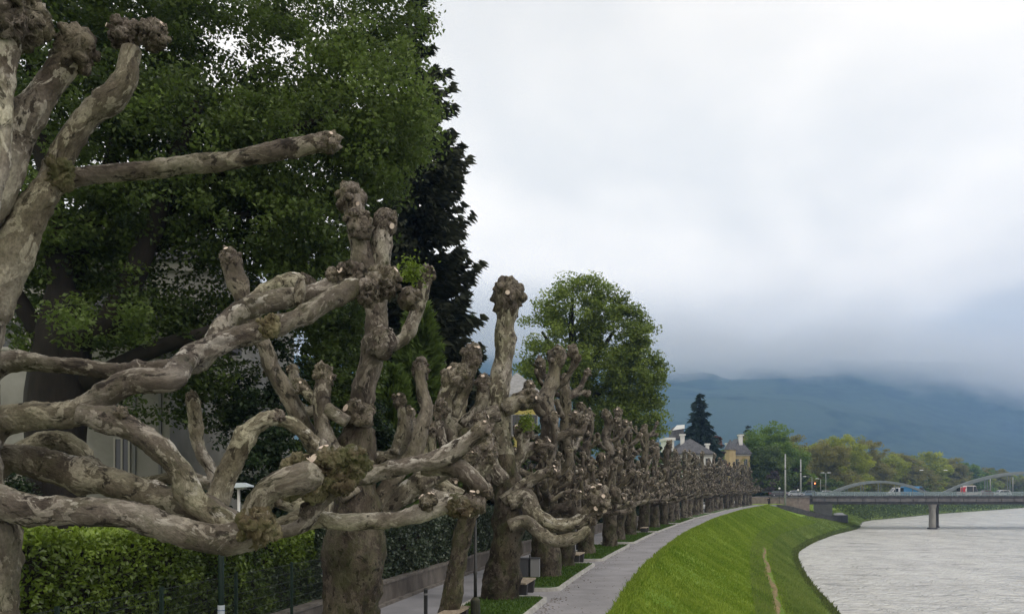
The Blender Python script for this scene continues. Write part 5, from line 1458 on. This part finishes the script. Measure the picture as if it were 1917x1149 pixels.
# ------------------------------------------------------------------ poles, lamps, signal, wires
GALV = simple('galvanised_steel', (.26, .27, .26), (.36, .37, .36), 2, .5, .1, .003, .5)
BLK = simple('black_painted_iron', (.012, .013, .013), (.03, .03, .028), 4, .5, .2, .003, .5)
def tall_pole(px, ty, Y, label, r=.20):
    x = cx(px, Y); root = thing('overhead_line_pole', label, 'pole', (x, Y, 0)); H = P(0, ty, Y)[2]
    q = MB(); q.tube([(0, 0, -.5), (0, 0, H * .5), (0, 0, H)], [r, r * .85, r * .65], 12); q.build('shaft', GALV, root, smooth=True)
    q = MB(); q.tube([(0, 0, H), (0, 0, H + .12)], [r * .8, r * .3], 12); q.build('cap', GALV, root)
    q = MB(); q.tube([(0, 0, H * .7), (0, 0, H * .7 + .25)], [r, r], 12); q.build('clamp', DARKC, root)
    return x, Y, H
pA = tall_pole(1470, 850, 194, 'left one of the two tall pale line poles at the left end of the bridge', .24)
pB = tall_pole(1499, 860, 213.5, 'right one of the two tall pale line poles, carrying the wire', .24)
def street_lamp(px, Y, ty, label, arms, z0=None):
    z0 = ZD if z0 is None else z0
    x = cx(px, Y); root = thing('street_lamp', label, 'lamp', (x, Y, z0)); H = P(0, ty, Y)[2] - z0
    q = MB(); q.tube([(0, 0, 0), (0, 0, H)], [.10, .06], 8); q.build('post', GALV, root, smooth=True)
    for a_ in arms:
        q = MB(); q.tube([(0, 0, H), (a_ * .5, 0, H + .18), (a_, 0, H + .22)], [.05, .045, .04], 8); ar = q.build('arm', GALV, root, smooth=True)
        q = MB(); e_ = np.sign(a_) * .9
        q.prism([(a_, H + .14), (a_ + e_, H + .17), (a_ + e_, H + .27), (a_ + e_ * .3, H + .36), (a_, H + .30)], 'y', -.16, .16); q.build('lamp_head', mat('lamp_head_paint', (.6, .61, .6), .4), root)
    return root
street_lamp(1546, 213, 886, 'double-armed street lamp at the start of the small arch', (-.45, .45))
street_lamp(1520, 216, 893, 'street lamp with a long arm between the right tall pole and the traffic light', (-1.6,))
street_lamp(1536, 219, 897, 'short street lamp behind the double-armed one', (-.5,))
# traffic signal showing amber-red
x = cx(1527, 198.6); ts = thing('traffic_light', 'black traffic signal with its lamp glowing orange-red at the bridge end', 'traffic light', (x, 199.2, ZD - .3))
q = MB(); q.tube([(0, 0, 0), (0, 0, 3.6)], [.06, .05], 8); q.build('post', BLK, ts)
q = MB(); q.box(-.22, .22, -.12, .12, 2.6, 3.9); q.box(-.38, .38, .121, .14, 2.45, 4.05); q.build('housing', BLK, ts)
for k, z in enumerate((3.62, 3.22, 2.85)):
    q = MB(); q.tube([(0, -.121, z), (0, -.15, z)], [.15, .15], 14)
    if k == 0:
        em = mat('lit_signal_lens', (.9, .2, .05), .3); em.node_tree.nodes['Principled BSDF'].inputs['Emission Color'].default_value = (1, .22, .06, 1); em.node_tree.nodes['Principled BSDF'].inputs['Emission Strength'].default_value = 5
    else: em = BLK
    q.build('lens', em, ts)
# overhead wires with hanging lamps
def wire(name, label, pts, r=.025, sag=.8):
    mb = MB(); p0 = np.array(pts[0]); n_ = 14
    for a_, b_2 in zip(pts[:-1], pts[1:]):
        t_ = np.linspace(0, 1, n_); pp = np.array(a_)[None] * (1 - t_[:, None]) + np.array(b_2)[None] * t_[:, None]; pp[:, 2] -= sag * 4 * t_ * (1 - t_)
        mb.tube(pp - p0, np.full(n_, r), 5)
    return mb.build(name, BLK, None, label=label, cat='wire') if False else obj(name, mb.mesh(name, BLK), None, tuple(p0), label=label, cat='wire')
zt = lambda ty, Y: P(0, ty, Y)[2]
wire('overhead_wire', 'thin overhead wire sagging above the near lane of the bridge', [(pB[0], pB[1], zt(880, 213)), (cx(1640, 213), 213, zt(885, 213)), (cx(1800, 213), 213, zt(884, 213)), (330, 213, zt(884, 213))])
wire('overhead_wire', 'thin overhead wire above the far lane of the bridge', [(pA[0], pA[1], zt(872, 194)), (cx(1660, 209), 209, zt(890, 209)), (cx(1850, 209), 209, zt(890, 209)), (330, 209, zt(890, 209))], .02)
for px, lab in ((1725, 'white lamp hanging over the bridge above the gap between the arches'), (1770, 'white lamp hanging over the bridge right of the arch meeting point')):
    x = cx(px, 213); z = zt(880, 213); hl = thing('hanging_lamp', lab, 'lamp', (x, 213, z))
    q = MB(); q.prism([(-.45, -.05), (.45, -.05), (.35, .15), (-.35, .15)], 'y', -.2, .2); q.build('lamp_head', mat('lamp_white', (.7, .7, .68), .4), hl)
    q = MB(); q.tube([(0, 0, .15), (0, 0, -.35 + .9)], [.02, .02], 5); q.build('hanger', BLK, hl)
for px, ty in ((1628, 900),):
    pass
for px, lab in ((1858, 'pale mast standing on the bridge left of the white hatchback'), (1900, 'pale mast on the bridge at the right edge')):
    x = cx(px - 10, 213); m_o = thing('lamp_mast', lab, 'pole', (x, 211.6, ZD)); q = MB(); q.tube([(0, 0, 0), (0, 0, zt(893, 213) - ZD)], [.16, .12], 8); q.build('shaft', GALV, m_o, smooth=True)
    q = MB(); q.tube([(0, 0, zt(893, 213) - ZD), (0, 0, zt(893, 213) - ZD + .15)], [.14, .05], 8); q.build('cap', GALV, m_o)

# globe lamps at the far end of the path
for px, ty, Y, lab in ((1459, 914, 198, 'small white globe lamp left of the left tall pole'), (1494, 917, 199, 'small white globe lamp just left of the right tall pole')):
    x = cx(px, Y); g_o = thing('globe_lamp', lab, 'lamp', (x, Y, ZD if Y > 200 else .0)); H = P(0, ty, Y)[2] - g_o.location[2]
    q = MB(); q.tube([(0, 0, 0), (0, 0, H - .25)], [.07, .05], 8); q.build('post', BLK, g_o)
    q = MB(); V0, F0 = ico(2); q.add(V0 * .28 + np.array([0, 0, H]), F0.tolist()); q.build('globe', mat('opal_globe', (.7, .7, .68), .3), g_o, smooth=True)

# ------------------------------------------------------------------ promenade furniture
WOOD = simple('weathered_bench_wood', (.22, .18, .13), (.34, .28, .21), 3, .8, .4, .01, sc=(6, 1, 1))
def bench(x, y, rz, label):
    root = thing('park_bench', label, 'bench', (x, y, .0), rz, 'stone-footed benches on the promenade')
    for k in range(3):
        q = MB(); q.box(-.24 + k * .165, -.24 + k * .165 + .15, -.9, .9, .45, .50); q.build('seat_slat', WOOD, root)
    for s_ in (-1, 1):
        q = MB(); q.prism([(-.20, 0), (.20, 0), (.24, .44), (-.24, .44)], 'y', s_ * .62 - .12, s_ * .62 + .12); q.build('leg', DARKC, root)
    return root
def rowang(y): return -math.atan((float(EX(y + 3)) - float(EX(y - 3))) / 6)
bench(cx(982, 27.9), 28.0, rowang(28), 'wooden-topped bench right of the lone-stem plane trunk, nearest fully visible one')
bench(cx(1080, 40.0), 39.8, rowang(40), 'second bench farther along, below the big knob hanging over the path')
bench(cx(850, 21.4), 20.9, rowang(21), 'bench cut by the bottom edge, in front of the leaning slender plane trunk').location.z = .02
bench(cx(1195, 70), 66.8, rowang(66), 'tiny distant bench in the gap of the grass verge')
BIN1 = mat('bin_dark_panel', (.05, .052, .06), .6, .4); BIN2 = mat('bin_light_panel', (.19, .19, .195), .6, .4)
def bins(x, y, z, lab):
    root = thing('litter_bin', lab, 'bin', (x, y, z), rowang(y) * .4, 'double litter bins on the verge')
    for k, (m_, xo) in enumerate(((BIN1, -.26), (BIN2, .16))):
        q = MB(); q.prism([(xo - .17, -.14), (xo + .17, -.14), (xo + .19, .14), (xo - .19, .14)], 'z', .18, .88); b_o = q.build('bin_box', m_, root)
        q = MB(); q.box(xo - .2, xo + .2, -.17, .17, .885, .92); q.build('lid', BIN1, b_o)
    q = MB(); q.box(-.07, -.02, -.04, .04, 0, 1.02); q.build('post', BLK, root)
bins(cx(994, 31.2), 31.2, .10, 'nearer pair of litter bins, dark and light, behind the first bench')
bins(cx(1093, 45.0), 45.0, .10, 'farther pair of litter bins, beyond the second bench')
def prom_lamp(px, Y, lab, H=3.25):
    x = cx(px, Y); root = thing('lamp_post', lab, 'lamp', (x, Y, .08), 0, 'thin cast-iron promenade lamps')
    q = MB(); q.tube([(0, 0, 0), (0, 0, .08), (0, 0, .12), (0, 0, .62), (0, 0, .70)], [.17, .17, .14, .13, .06], 14); q.build('base', simple('mossy_iron', (.02, .022, .016), (.05, .05, .03), 3, .8), root, smooth=False)
    q = MB(); q.tube([(0, 0, .66), (0, 0, 1.3), (0, 0, 1.35), (0, 0, 1.4), (0, 0, H)], [.05, .045, .06, .04, .032], 10); q.build('shaft', BLK, root, smooth=True)
    q = MB(); q.tube([(0, 0, H), (0, 0, H + .05), (0, 0, H + .42), (0, 0, H + .46)], [.06, .11, .17, .17], 8); q.build('lantern', mat('lantern_glass', (.25, .26, .24), .2, .5), root)
    q = MB(); q.tube([(0, 0, H + .46), (0, 0, H + .62), (0, 0, H + .72)], [.20, .07, .01], 8); q.build('lantern_roof', BLK, root)
prom_lamp(890, 21.6, 'thin dark lamp post with a thick base right of the leaning slender plane trunk', 2.85)
prom_lamp(1022, 35.4, 'thin dark lamp post with a thick base beside the nearer litter bins', 2.7)
prom_lamp(1151, 62.6, 'tiny distant dark lamp post on the verge', 2.7)
# bollard on the road
bo_ = thing('bollard', 'short dark bollard on the road at the bottom edge of the photo', 'bollard', (cx(797, 22.6), 22.6, 0))
q = MB(); q.tube([(0, 0, 0), (0, 0, .78), (0, 0, .86), (0, 0, .9)], [.055, .055, .06, .03], 10); q.build('post', BLK, bo_)
q = MB(); q.tube([(0, 0, .7), (0, 0, .75)], [.062, .062], 10); q.build('band', BIN2, bo_)
# marker pole with the pale band
mp_ = thing('marker_post', 'dark green post with a pale white band standing in front of the bright hedge', 'post', (P(414, 0, 15.2)[0], 15.2, 0))
GRN = simple('dark_green_paint', (.006, .018, .012), (.014, .03, .022), 6, .5, .1, .003)
q = MB(); q.tube([(0, 0, 0), (0, 0, 2.62), (0, 0, 2.66)], [.06, .055, .03], 12); q.build('post', GRN, mp_, smooth=True)
q = MB(); q.tube([(0, 0, 1.30), (0, 0, 1.49)], [.066, .066], 12); q.build('band', mat('pale_band', (.55, .6, .65), .5), mp_)
q = MB(); q.tube([(0, 0, 1.385), (0, 0, 1.40)], [.068, .068], 12); q.build('stripe', mat('blue_stripe', (.08, .16, .3), .5), mp_)
# wire fence
fe = thing('wire_fence', 'dark green wire mesh fence in front of the hedge at the bottom left', 'fence', (float(EX(9.5)) - 7.45, 9.5, 0)); fb = np.array([float(EX(9.5)) - 7.45, 9.5, 0])
fp = [np.array([float(EX(y)) - 7.45, y, 0]) - fb for y in np.arange(9.5, 21.6, 2.4)]
FW = mat('fence_wire', (.03, .04, .04), .5, .5)
for p_ in fp: q = MB(); q.box(p_[0] - .03, p_[0] + .03, p_[1] - .03, p_[1] + .03, 0, 1.95); q.build('post', GRN, fe)
q = MB()
for z in np.arange(.1, 1.93, .2):
    for a_, b_2 in zip(fp[:-1], fp[1:]): q.tube([a_ + [0, 0, z], b_2 + [0, 0, z]], [.0035, .0035], 4)
q.build('horizontal_wires', FW, fe, kind='stuff')
q = MB(); tot = np.linalg.norm(fp[-1] - fp[0])
for k in range(int(tot / .05)):
    p_ = fp[0] + (fp[-1] - fp[0]) * k * .05 / tot; q.tube([p_ + [0, 0, .08], p_ + [0, 0, 1.92]], [.0022, .0022], 3)
q.build('vertical_wires', FW, fe, kind='stuff')
# white garden lantern / lamp behind the crossing limbs
gl_ = thing('garden_lamp', 'pale lamp with a flat bluish-white hood between the crossing limbs', 'lamp', (P(447, 0, 22.6)[0], 22.6, 0))
q = MB(); q.tube([(0, 0, 0), (0, 0, 3.74)], [.045, .04], 10); q.build('post', mat('pale_post', (.5, .5, .48), .5), gl_, smooth=True)
q = MB(); q.prism([(-.10, 3.74), (.36, 3.76), (.36, 3.80), (.14, 3.88), (-.10, 3.87)], 'y', -.22, .22); q.build('hood', mat('bluish_white_hood', (.55, .62, .68), .4), gl_)
q = MB(); q.box(-.06, .20, -.10, .10, 3.70, 3.738); q.build('diffuser', mat('diffuser', (.5, .5, .5), .3), gl_)

# ------------------------------------------------------------------ people
SKIN = mat('skin', (.42, .26, .19), .6); HAIR = mat('dark_hair', (.03, .02, .015), .7)
def person(px, Y, lab, top, trousers, H=1.72, az=0.0, stride=.22):
    x = cx(px, Y); root = thing('person', lab, 'person', (x, Y, .01), az); s = H / 1.72
    def skin(name, verts, edges, rad, m):
        me = bpy.data.meshes.new(name); me.from_pydata([tuple(np.array(v_) * s) for v_ in verts], edges, []); o = bpy.data.objects.new(name, me); COL.objects.link(o)
        md = o.modifiers.new('skin', 'SKIN'); sv = me.skin_vertices[0].data
        for i, r_ in enumerate(rad): sv[i].radius = (r_ * s, r_ * s)
        sv[0].use_root = True
        o.modifiers.new('sub', 'SUBSURF').levels = 1
        dg = bpy.context.evaluated_depsgraph_get(); me2 = bpy.data.meshes.new_from_object(o.evaluated_get(dg)); me2.name = name
        COL.objects.unlink(o); bpy.data.objects.remove(o); me2.materials.clear(); me2.materials.append(m); me2.polygons.foreach_set('use_smooth', np.ones(len(me2.polygons), bool))
        return obj(name, me2, root)
    st = stride
    V_ = [(0, 0, .95), (0, 0, 1.2), (0, 0, 1.42), (0, 0, 1.50), (0, .01, 1.60), (0, .01, 1.70), (.17, 0, 1.40), (.22, .06, 1.12), (.22, .14, .88), (-.17, 0, 1.40), (-.22, -.04, 1.12), (-.22, .02, .88),
          (.10, st * .5, .50), (.10, st * .9, .08), (.10, st * .9 + .14, .04), (-.10, 0, .50), (-.10, -st, .10), (-.10, -st + .12, .05), (.09, 0, .9), (-.09, 0, .9)]
    E_ = [(0, 1), (1, 2), (2, 3), (3, 4), (4, 5), (2, 6), (6, 7), (7, 8), (2, 9), (9, 10), (10, 11), (0, 18), (18, 12), (12, 13), (13, 14), (0, 19), (19, 15), (15, 16), (16, 17)]
    rad = [.13, .12, .13, .055, .085, .085, .06, .045, .035, .06, .045, .035, .06, .045, .04, .06, .045, .04, .09, .09]
    skin('body', V_, E_, rad, SKIN)
    skin('jacket', [(0, 0, .92), (0, 0, 1.15), (0, 0, 1.42), (.18, 0, 1.41), (.235, .06, 1.12), (.235, .13, .93), (-.18, 0, 1.41), (-.235, -.04, 1.12), (-.235, .01, .93)], [(0, 1), (1, 2), (2, 3), (3, 4), (4, 5), (2, 6), (6, 7), (7, 8)],
         [.165, .155, .16, .08, .06, .055, .08, .06, .055], mat('jacket_cloth', top, .8))
    skin('trousers', [(0, 0, .93), (.09, 0, .88), (.10, st * .5, .50), (.10, st * .9, .12), (-.09, 0, .88), (-.10, 0, .50), (-.10, -st, .14)], [(0, 1), (1, 2), (2, 3), (0, 4), (4, 5), (5, 6)], [.13, .105, .075, .06, .105, .075, .06], mat('trouser_cloth', trousers, .8))
    q = MB(); V0, F0 = ico(2); vv = V0 * np.array([.10, .115, .10]) * s + np.array([0, -.01, 1.68]) * s; q.add(vv[:], F0.tolist()); q.build('hair', HAIR, root, smooth=True)
person(1439, 184, 'person in dark clothes walking on the promenade right at its far end', (.02, .02, .025), (.02, .02, .03), 1.8)
person(1365, 152, 'person in a black jacket walking on the distant promenade beside one in white', (.015, .015, .02), (.02, .02, .03), 1.75, .2)
person(1373, 152.6, 'person in a white top walking on the distant promenade beside one in black', (.6, .6, .6), (.03, .03, .04), 1.7, .2)
